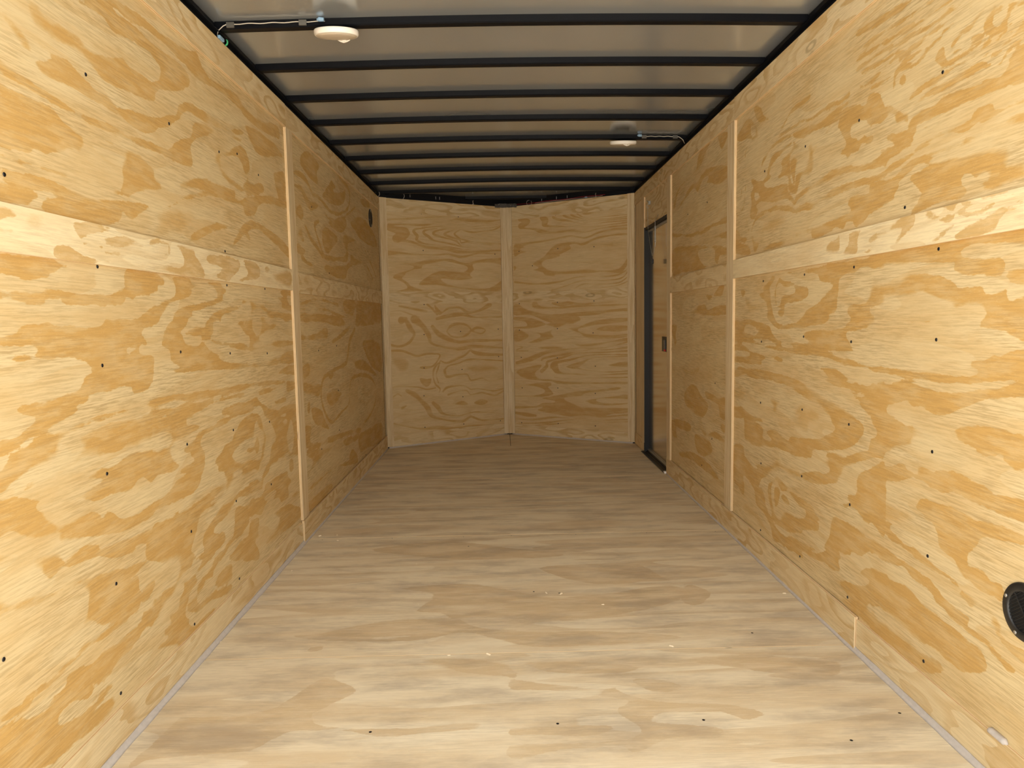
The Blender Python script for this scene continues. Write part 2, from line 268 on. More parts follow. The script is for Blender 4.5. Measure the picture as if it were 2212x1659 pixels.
# ---------------------------------------------------------------- figure of the plywood sheets: late-wood patches in board millimetres
# D late-wood outline, P early-wood island, B late-wood band (s, t, half width), S soft patch
GRAIN = {
 'LU': '''
D1530 1703 1572 1721 1602 1705 1670 1703 1718 1708 1739 1699 1767 1695 1796 1693 1852 1706 1907 1722 1947 1713 2043 1716 2083 1723 2112 1739 2121 1769 2083 1782 2053 1790 2006 1784 1978 1788 1893 1772 1862 1778 1832 1793 1773 1788 1728 1788 1844 1838 1907 1827 1984 1833 2073 1824 2156 1827 2227 1829 2292 1822 2317 1789 2243 1742 2097 1703 2076 1666 2035 1652 1989 1652 1917 1644 1869 1636 1825 1635 1761 1653 1718 1667 1670 1664 1630 1658 1591 1655 1556 1664
D1898 1861 1967 1869 2041 1874 2119 1872 2224 1880 2331 1895 2385 1910 2422 1875 2498 1851 2472 1829 2373 1824 2312 1829 2294 1835 2210 1843 2150 1853 2053 1849 1963 1835 1921 1836 1857 1843
B2485 1847 12 2594 1853 12 2727 1859 24 2810 1838 19 2984 1842 26 3206 1865 28
D1539 1633 1580 1640 1626 1631 1672 1635 1707 1622 1750 1611 1778 1601 1821 1604 1863 1586 1874 1569 1817 1573 1746 1575 1702 1577 1639 1576 1585 1570 1555 1580 1552 1596 1590 1606 1615 1621 1569 1627
D1456 1656 1480 1658 1515 1643 1538 1627 1540 1605 1510 1606 1476 1627 1454 1637
B1442 1544 16 1481 1539 15 1536 1534 10 1604 1529 7 1674 1523 5 1738 1515 4
D1439 1512 1470 1508 1515 1509 1564 1509 1611 1505 1634 1490 1668 1481 1700 1474 1727 1468 1708 1457 1730 1446 1706 1437 1688 1421 1673 1430 1609 1416 1565 1403 1524 1405 1505 1392 1463 1388 1409 1391 1423 1506
B1410 1368 3 1503 1369 4 1594 1371 5 1675 1365 5 1754 1363 7 1856 1376 5
D1795 1497 1851 1491 1912 1498 1968 1493 2005 1482 2042 1468 2047 1450 2079 1440 2085 1422 2002 1403 1940 1389 1903 1372 1862 1375 1873 1409 1871 1447 1894 1466 1869 1478 1806 1487
D1869 1585 1932 1599 2022 1613 2104 1628 2149 1649 2204 1664 2228 1699 2319 1732 2371 1732 2529 1740 2643 1742 2770 1760 2752 1740 2626 1713 2499 1695 2344 1694 2284 1695 2231 1659 2182 1630 2082 1588 2023 1561 1962 1553 1907 1564
D1680 1531 1740 1532 1812 1535 1903 1538 2005 1542 2076 1544 2154 1554 2194 1584 2273 1612 2304 1624 2320 1666 2375 1690 2525 1706 2680 1722 2764 1723 2706 1708 2522 1687 2425 1654 2335 1623 2299 1588 2303 1538 2251 1523 2115 1522 2002 1519 1901 1517 1810 1518 1738 1515
D2472 1587 2514 1634 2617 1653 2689 1689 2775 1700 2815 1667 2825 1627 2773 1585 2750 1622 2697 1651 2586 1617 2545 1594 2604 1563 2710 1548 2766 1532 2653 1532 2551 1547 2505 1567
D2793 1615 2832 1575 2949 1602 2977 1569 2874 1540 2779 1524 2740 1553 2773 1580
D2027 1358 2113 1379 2198 1409 2309 1436 2397 1455 2491 1466 2645 1476 2728 1474 2753 1447 2846 1455 2900 1501 2988 1526 3174 1543 3297 1550 3302 1581 3162 1577 2993 1560 2794 1521 2674 1491 2493 1485 2355 1465 2239 1432 2178 1397 2095 1373
B2213 1457 13 2336 1484 18 2495 1499 19 2649 1507 13
D2803 1789 2946 1805 3083 1806 3196 1798 3269 1772 3190 1761 3017 1717 2900 1718 2842 1747
D3118 1675 3180 1693 3279 1701 3254 1543 3164 1589 3132 1642
D1404 1348 1442 1348 1492 1350 1541 1357 1587 1355 1616 1348 1667 1345 1728 1346 1800 1348 1860 1358 1923 1364 1997 1365 2012 1360 1956 1340 1917 1320 1882 1319 1862 1327 1846 1300 1806 1291 1743 1276 1664 1276 1583 1277 1541 1285 1549 1310 1603 1322 1555 1325 1497 1323 1447 1320 1428 1327
D1399 1308 1447 1320 1501 1321 1531 1312 1511 1298 1484 1282 1396 1282
S2059 1355 2204 1385 2300 1374 2233 1322 2018 1285 2047 1323
D2218 1278 2294 1329 2478 1380 2631 1380 2759 1385 2785 1357 2659 1383 2475 1356 2345 1318
D2594 1306 2807 1402 2969 1399 3165 1356 3305 1331 3311 1370 3153 1409 2907 1436 2749 1420
''',
 'LL': '''
D1384 1182 1399 1182 1479 1182 1547 1183 1569 1183 1572 1178 1587 1174 1607 1173 1608 1165 1586 1165 1566 1155 1543 1148 1539 1142 1515 1141 1493 1133 1476 1131 1456 1130 1443 1136 1427 1138 1409 1138 1397 1140 1379 1140
D1376 1110 1416 1110 1456 1108 1499 1109 1523 1114 1530 1120 1574 1118 1621 1120 1662 1113 1718 1113 1770 1115 1822 1126 1851 1129 1851 1108 1836 1094 1800 1089 1782 1092 1750 1087 1730 1084 1715 1089 1692 1088 1669 1084 1641 1085 1616 1083 1596 1087 1581 1093 1581 1098 1558 1096 1537 1097 1524 1093 1511 1085 1473 1083 1451 1088 1430 1092 1409 1096 1374 1094
D1858 1183 2000 1181 1993 1123 1941 1117 1903 1117 1882 1101 1869 1108 1853 1111 1851 1129
D1987 1082 1956 1077 1940 1069 1904 1057 1848 1055 1750 1052 1733 1043 1701 1037 1638 1036 1604 1041 1567 1038 1539 1045 1521 1047 1497 1043 1462 1043 1440 1040 1422 1027 1395 1021 1364 1016 1363 1004 1403 1002 1435 998 1465 998 1490 990 1478 982 1441 981 1406 980 1413 973 1448 968 1471 974 1511 967 1549 968 1588 968 1629 962 1657 954 1677 940 1676 927 1653 923 1637 911 1628 897 1599 888 1533 887 1471 882 1638 862 1654 875 1689 880 1740 879 1791 882 1844 880 1851 866 1860 860 1908 859 1934 867 1956 880 1967 890 1975 949 1940 956 1906 961 1899 976 1914 982 1944 982 1941 999 1918 1015 1924 1022 1955 1030 1986 1034
P1839 980 1880 978 1879 975 1855 969 1850 962 1841 962
D1995 1182 2032 1180 2041 1168 2052 1168 2067 1159 2055 1149 2027 1147 2025 1134 1992 1120 1987 1120
D2121 1179 2226 1180 2244 1168 2283 1158 2275 1151 2241 1144 2239 1131 2205 1118 2154 1111 2099 1099 2069 1088 2050 1072 2032 1059 2019 1046 2002 1038 1976 1041 1982 1087 2015 1092 2049 1103 2095 1112 2126 1124 2134 1143 2125 1162
D2341 1177 2478 1176 2484 1164 2525 1161 2519 1150 2488 1133 2498 1117 2436 1106 2359 1097 2301 1086 2238 1079 2240 1065 2208 1051 2193 1034 2147 1015 2158 1007 2168 987 2191 972 2270 968 2293 980 2320 970 2368 950 2444 934 2451 929 2411 926 2480 907 2555 896 2627 891 2732 886 2763 890 2869 880 2986 892 3112 901 3278 914 3335 903 3328 856 3106 861 2980 857 2811 858 2661 867 2405 883 2294 888 2193 890 2101 894 2085 906 2133 914 2077 934 2069 961 2027 981 2035 1002 2061 1030 2092 1051 2119 1075 2157 1087 2208 1093 2289 1103 2399 1118 2440 1131 2435 1150 2399 1167
D2658 1108 2680 1125 2748 1130 2763 1159 2734 1168 2744 1170 2755 1141 2829 1118 2904 1116 2969 1091 3076 1085 3206 1078 3333 1074 3330 1057 3200 1041 3136 1057 3048 1061 3010 1053 2952 1057 2931 1072 2899 1079 2802 1078 2769 1064 2747 1050 2687 1045 2672 1036 2681 1002 2727 987 2733 955 2772 950 2836 951 2926 959 3034 967 3147 958 3343 954 3340 933 3117 933 2968 931 2790 928 2625 942 2496 961 2402 970 2358 984 2301 986 2289 1001 2247 997 2209 1006 2178 1012 2231 1022 2259 1033 2321 1027 2338 1048 2385 1066 2465 1085 2558 1096
P2389 1041 2444 1047 2454 1035 2469 1060 2504 1073 2600 1083 2647 1091 2663 1108 2736 1113 2754 1099 2748 1057 2697 1046 2640 1047 2616 1037 2655 1023 2671 1002 2727 987 2717 949 2638 969 2498 973 2374 990 2392 1011
D2672 1036 2747 1050 2802 1078 2898 1075 2939 1049 2996 1036 3069 1033 3029 1018 2943 1000 2885 987 2840 980 2881 964 2926 959 2772 950 2728 955 2727 987 2681 1002
P2777 1050 2850 1050 2856 1017 2820 992 2790 1000 2769 1028
D3141 1175 3351 1185 3347 1160 3232 1156 3267 1116 3336 1096 3156 1097 3147 1125 3085 1140 3111 1146 3177 1152
D3062 824 3156 842 3211 848 3324 834 3318 796 3125 815
D1944 833 2035 836 2185 828 2321 823 2476 817 2607 815 2752 812 2913 803 3313 762 3309 737 3179 728 3156 755 3144 767 2911 784 2800 786 2650 793 2472 792 2317 796 2214 802 2107 811 2043 811 1941 812
D1940 806 2031 802 2118 799 2213 796 2317 790 2471 785 2648 780 2726 773 2695 764 2555 769 2390 776 2285 770 2208 759 2173 742 1936 776
D2777 770 2853 773 3015 765 2965 754 2849 751 2796 757
D2994 708 3135 708 3132 688 3016 694
D2423 734 2466 750 2552 750 2692 747 2764 755 2803 731 2897 693 2941 676 3050 666 3142 670 3325 652 3313 576 2911 634 2840 689 2810 708 2748 715 2638 708 2502 707 2459 700 2420 712 2495 717
D1437 884 1520 882 1565 885 1654 871 1645 864 1609 860 1605 854 1608 847 1572 835 1538 828 1494 821 1463 814 1437 813 1411 804 1378 796 1338 793 1341 822 1395 822 1431 833 1458 844 1462 853 1429 865 1409 877
D1964 826 1874 822 1742 827 1663 827 1590 820 1524 816 1463 811 1433 800 1405 794 1377 787 1365 771 1333 757 1330 726 1349 723 1379 734 1409 740 1440 746 1478 747 1503 752 1530 761 1550 767 1535 780 1546 788 1574 798 1616 804 1653 809 1707 810 1752 814 1826 816 1962 812
D1955 797 1871 798 1780 801 1690 801 1615 795 1592 782 1605 768 1600 756 1560 741 1514 732 1494 724 1438 725 1414 716 1431 714 1474 709 1515 695 1540 687 1594 681 1659 679 1681 669 1591 658 1569 653 1657 626 1737 628 1800 613 1849 630 1878 633 1930 611 1942 696 1917 701 1877 703 1850 710 1813 708 1781 703 1758 696 1717 695 1677 700 1635 697 1610 695 1572 703 1542 703 1508 712 1537 715 1565 723 1589 724 1615 734 1643 731 1680 723 1712 725 1762 725 1815 725 1855 716 1890 723 1945 724
D1327 703 1367 704 1398 699 1459 682 1445 666 1467 652 1495 632 1512 615 1531 616 1565 614 1628 610 1657 599 1674 583 1695 587 1719 582 1738 570 1753 556 1792 550 1838 544 1867 549 1922 549 1918 519 1863 515 1788 517 1704 531 1646 545 1592 557 1525 568 1507 576 1502 590 1459 591 1431 597 1396 615 1372 634 1349 641 1319 640
D1918 480 1850 491 1785 497 1721 503 1665 507 1654 513 1648 524 1611 532 1575 533 1781 464 1827 464 1914 446
D1950 802 2059 799 2278 771 2242 764 2194 753 2159 738 2236 721 2221 709 2122 696 2061 685 2042 672 2056 648 2088 625 2034 614 1957 621 1923 618 1933 693 1966 688 1994 694 2034 698 2041 713 2020 722 1972 728 1937 725 1947 803
P2000 780 2022 781 2033 774 2005 777
D2423 731 2458 749 2737 714 2656 703 2590 702 2501 701 2425 692 2378 693 2302 684 2258 679 2241 658 2266 630 2259 580 2234 556 2210 532 2162 520 2080 521 2010 523 1912 531 1915 553 1970 555 2027 564 2052 575 2089 583 2132 587 2109 595 2085 599 2104 610 2155 614 2192 619 2171 633 2166 646 2147 649 2124 662 2170 674 2204 682 2226 693 2282 699 2349 704 2404 711 2495 713 2446 723
D2635 689 2714 690 2785 681 2814 660 2831 628 2870 592 2871 561 2839 533 2812 504 2777 489 2752 465 2712 474 2643 478 2585 477 2513 480 2450 461 2417 460 2419 472 2362 467 2300 458 2291 453 2343 447 2375 448 2399 451 2342 438 2268 442 2211 437 2202 424 2180 413 2186 405 2163 383 2140 361 2138 347 2153 334 2140 315 1868 410 1909 488 1951 489 2017 486 2034 484 2035 492 2064 491 2069 482 2111 479 2137 480 2190 484 2246 487 2305 494 2366 495 2422 497 2408 513 2419 533 2365 544 2375 559 2346 574 2356 588 2397 602 2440 623 2499 625 2519 645 2566 661 2577 676
P2492 574 2547 594 2623 604 2720 598 2737 642 2759 653 2776 625 2815 593 2809 557 2793 523 2769 505 2659 524 2549 543 2498 559
D2741 602 2763 609 2781 588 2776 552 2741 529 2723 551 2683 548 2635 560 2656 570 2715 563
P2507 501 2570 497 2560 494 2525 497
D2907 685 3074 659 3323 640 3305 429 3217 433 3147 438 3135 449 3043 457 2994 465 2979 452 2907 455 2869 436 2822 423 2799 414 2783 384 2741 387 2669 390 2641 401 2647 438 2716 433 2777 415 2791 434 2839 461 2888 482 2918 526 2969 548 2973 575 2920 618 2913 650
P3058 637 3124 639 3129 628 3070 630
P3079 606 3120 613 3138 602 3092 602
P3147 526 3185 591 3218 578 3210 485 3178 458 3156 495
D3158 424 3200 419 3215 378 3177 365 3151 379
D2829 392 2909 392 3007 390 3111 383 3120 352 3171 324 3113 312 3120 269 3066 266 3001 271 2992 291 2909 309 2948 332 2891 348 2832 342 2798 335 2840 321 2805 307 2758 286 2687 303 2638 309 2647 371 2696 365 2769 361 2803 372
D2645 428 2630 393 2557 408 2502 405 2466 395 2413 377 2348 370 2301 359 2321 342 2382 332 2396 310 2385 291 2336 285 2283 284 2259 274 2140 315 2222 316 2212 344 2229 368 2260 383 2298 394 2338 407 2387 422 2462 429 2533 431
D2469 294 2499 379 2588 365 2635 356 2627 302 2595 283 2528 272 2466 272 2413 262 2346 243 2287 264 2365 268 2400 283
D2635 289 2725 281 2718 235 2735 204 2681 196 2706 154 2681 127 2416 219 2461 237 2534 250 2610 254
D2888 254 3075 239 3168 218 3278 167 3271 125 3098 128 2967 132 2847 135 2782 156 2819 178 2915 191 2979 208
D2748 219 2792 221 2777 195 2754 187
D2904 281 2966 284 2952 276
D3204 261 3277 256 3275 243 3145 250
D1316 614 1363 605 1401 588 1440 578 1477 563 1504 552 1515 537 1527 529 1548 534 1582 533 1611 532 1647 520 1661 507 1692 505 1827 461 1780 455 1697 474 1651 492 1586 504 1535 509 1502 513 1470 504 1451 520 1435 541 1390 565 1352 577 1313 585
D1310 563 1329 553 1336 544 1324 538 1335 524 1341 511 1359 504 1396 498 1452 485 1507 476 1541 478 1582 473 1632 461 1669 450 1725 438 1767 425 1799 424 1863 409 1843 401 1808 394 1785 391 1822 386 1817 353 1834 334 1821 309 1805 296 1768 297 1732 291 1677 292 1634 294 1596 298 1568 301 1532 299 1505 298 1485 292 1456 290 1422 288 1385 289 1359 304 1407 305 1445 302 1480 303 1516 307 1548 311 1570 320 1636 309 1675 309 1697 314 1639 333 1603 355 1553 358 1570 378 1586 391 1593 417 1572 447 1532 458 1487 462 1444 463 1414 463 1367 480 1331 488 1301 490
D1835 341 1860 344 1894 341 1892 324 1865 304 1831 308 1829 331
D1886 277 1832 280 1821 269 1791 258 1745 259 1681 260 1630 266 1599 261 1543 276 1502 274 1494 260 1468 257 1443 257 1558 193 1584 200 1589 211 1607 206 1606 199 1629 198 1662 200 1688 210 1718 216 1767 217 1810 224 1835 232 1879 228
D1581 180 1611 178 1643 177 1670 170 1660 159 1629 162 1613 162
D1283 307 1334 301 1394 294 1432 295 1389 288 1365 277 1316 287 1282 299
D1279 280 1364 262 1431 246 1508 256 1592 210 1617 219 1639 193 1592 207 1577 187 1523 206 1471 210 1460 203 1468 185 1541 169 1610 165 1667 166 1647 159 1584 151 1572 144 1658 142 1682 125 1674 114 1640 100 1579 107 1512 117 1460 120 1402 131 1272 217
D1882 289 1909 290 1952 292 2005 293 2025 302 2042 329 2024 362 2017 381 2152 338 2138 311 2121 296 2071 290 2031 276 2011 266 1986 255 1960 253 1937 245 1919 238 1885 230 1874 231
D1833 341 1888 344 1903 334 1897 324 1872 315 1863 305 1828 307
D2251 302 2296 292 2306 279 2253 275 2186 270 2152 259 2162 251 2160 240 2117 229 2100 218 2088 204 2071 189 2073 161 2091 149 2086 130 2137 112 2180 114 2282 105 2287 98 2216 92 2094 99 2016 96 1999 108 1914 138 1883 151 1917 156 1951 158 1920 183 1973 187 1968 215 2026 208 2030 237 2065 245 2068 273 2112 270 2171 278
D2397 259 2313 242 2281 224 2279 215 2251 218 2217 219 2199 207 2148 189 2176 166 2226 162 2266 161 2324 150 2424 135 2421 110 2320 122 2263 140 2195 144 2142 145 2084 174 2087 196 2107 196 2150 202 2153 224 2186 235 2220 239 2267 249 2298 262 2348 275
D2434 199 2370 206 2320 202 2294 189 2292 175 2338 158 2426 147
''',
 'RU': '''
D2287 1665 2245 1671 2176 1655 2154 1645 2090 1633 2030 1620 2027 1570 2067 1573 2097 1576 2107 1565 2108 1581 2078 1594 2088 1599 2124 1599 2162 1606 2179 1600 2212 1601 2213 1568 2187 1558 2159 1552 2138 1560 2122 1551 2090 1543 2085 1534 2105 1526 2147 1531 2163 1521 2168 1514 2208 1518 2240 1511 2249 1524 2286 1535 2289 1543 2256 1548 2248 1563 2270 1585 2290 1610 2309 1626 2298 1643 2292 1655
P2218 1597 2162 1601 2124 1596 2108 1579 2106 1555 2139 1566 2160 1555 2199 1562 2217 1574
D2400 1632 2367 1635 2354 1629 2380 1624 2393 1624
D2655 1667 2630 1655 2597 1637 2550 1623 2513 1627 2491 1626 2483 1610 2447 1605 2453 1594 2474 1577 2469 1555 2486 1531 2523 1519 2569 1525 2588 1513 2591 1497 2610 1481 2626 1471 2681 1492 2695 1510 2692 1539 2710 1553 2745 1556 2790 1558 2800 1567 2763 1574 2760 1601 2783 1612 2713 1628 2679 1640 2655 1651
P2678 1607 2645 1626 2629 1625 2597 1621 2550 1610 2526 1592 2533 1569 2554 1545 2593 1543 2625 1536 2632 1505 2648 1506 2675 1539 2681 1574
D2678 1603 2645 1619 2596 1602 2595 1589 2622 1562 2633 1538 2636 1509 2648 1511 2663 1547 2677 1580
B3026 1758 8 2922 1743 7 2825 1737 8 2753 1745 6 2702 1769 5 2636 1779 10 2588 1778 10 2520 1783 9
B3035 1707 9 2952 1721 11 2834 1721 8 2717 1716 7 2633 1717 7 2585 1717 8 2494 1702 6 2438 1705 6 2345 1704 7 2294 1698 7 2235 1703 7
B2969 1648 7 2929 1672 11 2861 1693 9 2751 1694 7 2681 1690 5
B2897 1600 11 2859 1639 14 2785 1651 10 2697 1658 7 2664 1666 3
D2665 1693 2632 1694 2584 1685 2501 1682 2409 1673 2376 1682 2325 1684 2275 1684 2222 1683 2280 1666 2304 1645 2408 1649 2492 1655 2552 1652 2551 1645 2615 1664 2648 1675
B3282 1739 4 3194 1676 4 3203 1610 4 3226 1553 5
B3126 1759 3 3172 1738 4 3151 1655 3 3166 1579 3 3188 1507 3 3274 1483 5
B3100 1676 4 3116 1633 2 3120 1587 2 3135 1527 2 3150 1462 3 3113 1398 4
D3285 1829 3188 1872 3119 1872 3073 1845 3017 1793 3016 1763 3070 1768 3139 1793 3222 1801
P3100 1833 3050 1812 3060 1788 3099 1798
D3075 1906 3021 1901 2967 1860 2956 1843 2885 1812 2866 1803 2976 1819 3029 1837 3063 1880
D3098 1610 3053 1609 3020 1591 2956 1583 2896 1593 2866 1576 2945 1559 2855 1535 2708 1526 2698 1497 2672 1475 2621 1444 2637 1433 2671 1452 2741 1470 2796 1472 2892 1484 2995 1498 3027 1486 3005 1472 3047 1440 3092 1446 3099 1482 3083 1510 3096 1551 3063 1572
P3051 1544 3007 1540 2996 1523 2944 1523 3006 1513 3039 1511
B2621 1450 10 2558 1466 13 2483 1471 14 2399 1477 17 2333 1482 18 2241 1478 11 2155 1465 11 2070 1458 12 2016 1454 11
B3079 1394 7 3046 1428 8 2972 1448 9 2851 1449 8 2740 1439 9 2636 1413 10 2556 1414 13 2466 1409 16 2363 1420 13 2268 1424 13 2152 1422 11 2068 1417 10 2014 1421 10
S3045 1378 2960 1405 2869 1415 2738 1408 2702 1389 2737 1369 2867 1357 3011 1366
D2017 1392 2067 1393 2097 1383 2207 1391 2223 1365 2210 1344 2326 1337 2462 1334 2568 1338 2616 1331 2615 1311 2521 1313 2490 1310 2460 1294 2350 1299 2299 1311 2250 1301 2238 1317 2197 1312 2179 1295 2135 1303 2093 1319 2053 1329 2014 1336
D2987 1292 2865 1317 2734 1317 2656 1315 2622 1298 2733 1289 2884 1290
D3283 1373 3182 1346 3111 1346 3087 1316 3098 1294 3294 1320
D3089 1379 3056 1375 3033 1350 2978 1340 2998 1308 3041 1289 3076 1331
D3297 1420 3233 1404 3220 1382 3124 1371 3135 1357 3207 1360 3296 1387
B2194 1867 11 2083 1855 15 2016 1850 12 1952 1843 10 1927 1843 7 1902 1846 7
B2191 1813 8 2061 1814 8 1990 1808 6 1924 1803 6 1859 1801 6 1813 1799 6
B2190 1792 8 2069 1785 8 2012 1780 6 1949 1778 7 1881 1772 6 1841 1767 5 1796 1771 4 1760 1768 4 1732 1769 4
B2188 1759 7 2058 1763 6 2010 1758 6 1952 1753 6 1900 1750 7 1832 1742 6 1787 1741 4 1744 1745 5 1710 1745 3 1691 1749 3
B2160 1742 8 2042 1735 8 1981 1728 6 1919 1711 8 1911 1717 7 1862 1717 7 1839 1726 5 1801 1725 7 1764 1726 4 1716 1727 4 1676 1727 5 1654 1728 4
B2169 1703 7 2105 1701 8 2055 1710 5 2008 1716 4 1971 1710 4 1918 1696 5 1869 1697 6 1821 1693 5 1784 1701 4 1742 1711 4 1695 1708 4 1647 1717 4 1626 1720 3
B1981 1644 5 1978 1674 6 1956 1686 7 1917 1677 6 1875 1672 7 1844 1682 8 1806 1692 4 1777 1699 4
B2104 1680 5 2044 1676 8 2006 1676 5
D1955 1655 1942 1664 1928 1651 1934 1639 1950 1645
D1822 1645 1815 1649 1800 1653 1790 1669 1768 1672 1760 1658 1752 1636 1730 1631 1690 1625 1657 1625 1626 1622 1602 1617 1587 1607 1613 1613 1647 1618 1676 1618 1723 1620 1769 1627 1796 1643
B1904 1592 6 1855 1602 8 1801 1603 9 1764 1606 7 1722 1609 5 1672 1606 5 1628 1603 4 1600 1595 4 1574 1587 6 1560 1594 4 1538 1601 5 1512 1607 5 1486 1604 5
D1915 1569 1890 1574 1846 1581 1800 1585 1749 1586 1711 1586 1661 1590 1624 1591 1593 1573 1581 1563 1569 1563 1564 1570 1545 1581 1527 1591 1487 1585 1487 1581 1526 1581 1542 1572 1563 1557 1578 1557 1623 1569 1667 1570 1720 1570 1769 1564 1822 1569 1861 1567 1902 1568
B1732 1661 4 1716 1671 5 1693 1679 4 1667 1679 5 1637 1695 5 1616 1704 4 1602 1709 4
B1728 1647 5 1690 1637 3 1658 1635 2 1627 1632 2 1587 1619 2 1562 1621 2 1535 1631 3 1490 1627 3
B1659 1650 6 1634 1644 5 1615 1637 2
D1622 1660 1614 1672 1603 1685 1586 1693 1548 1672 1543 1679 1527 1674 1492 1662 1492 1655 1526 1660 1536 1654 1544 1642 1562 1630 1591 1634 1609 1643
P1595 1653 1591 1672 1571 1675 1551 1673 1549 1659 1561 1649 1580 1643
B1584 1610 2 1556 1611 2 1529 1617 2 1489 1615 3
D2123 1660 2062 1657 2036 1621 2021 1607 1988 1602 1941 1572 1906 1564 1905 1548 1913 1531 1931 1543 1962 1544 1967 1560 1986 1575 2019 1577 2038 1572 2119 1584
D1486 1570 1520 1572 1539 1565 1540 1549 1562 1535 1609 1545 1627 1539 1702 1554 1726 1553 1768 1553 1790 1544 1828 1549 1868 1544 1896 1538 1908 1515 1951 1519 1997 1529 2016 1518 1968 1489 1995 1486 2043 1485 1966 1467 1913 1469 1880 1476 1881 1490 1865 1500 1829 1497 1821 1502 1857 1505 1866 1511 1811 1513 1788 1515 1733 1511 1683 1513 1635 1513 1610 1512 1580 1507 1532 1507 1482 1500
D1480 1469 1514 1472 1535 1467 1575 1471 1585 1485 1618 1491 1645 1485 1648 1474 1667 1471 1714 1470 1763 1472 1808 1468 1855 1464 1887 1450 1934 1444 1979 1444 2030 1427 2095 1432 2095 1417 2025 1419 1982 1420 1920 1432 1870 1444 1807 1450 1741 1456 1678 1447 1637 1456 1618 1453 1606 1447 1571 1452 1551 1457 1513 1457 1479 1453
D2096 1446 2041 1445 1948 1462 1896 1467 1876 1478 1949 1476 2023 1481 2097 1464
D1478 1440 1528 1445 1556 1437 1630 1434 1678 1438 1684 1427 1747 1436 1806 1434 1861 1433 1894 1431 1928 1416 1967 1405 2024 1403 2094 1406 2089 1321 2054 1334 2010 1335 1968 1343 1960 1362 1943 1366 1939 1385 1901 1401 1860 1414 1812 1408 1775 1416 1717 1414 1677 1415 1613 1412 1566 1416 1532 1421 1476 1414
D1888 1392 1835 1397 1789 1404 1727 1403 1675 1396 1627 1397 1582 1399 1538 1388 1525 1389 1517 1357 1522 1346 1471 1336 1469 1302 1533 1299 1567 1297 1597 1303 1604 1318 1589 1323 1590 1333 1611 1337 1629 1331 1643 1346 1666 1351 1676 1348 1674 1329 1657 1313 1669 1299 1703 1298 1790 1301 1861 1291 1882 1294 1839 1336 1887 1373
''',
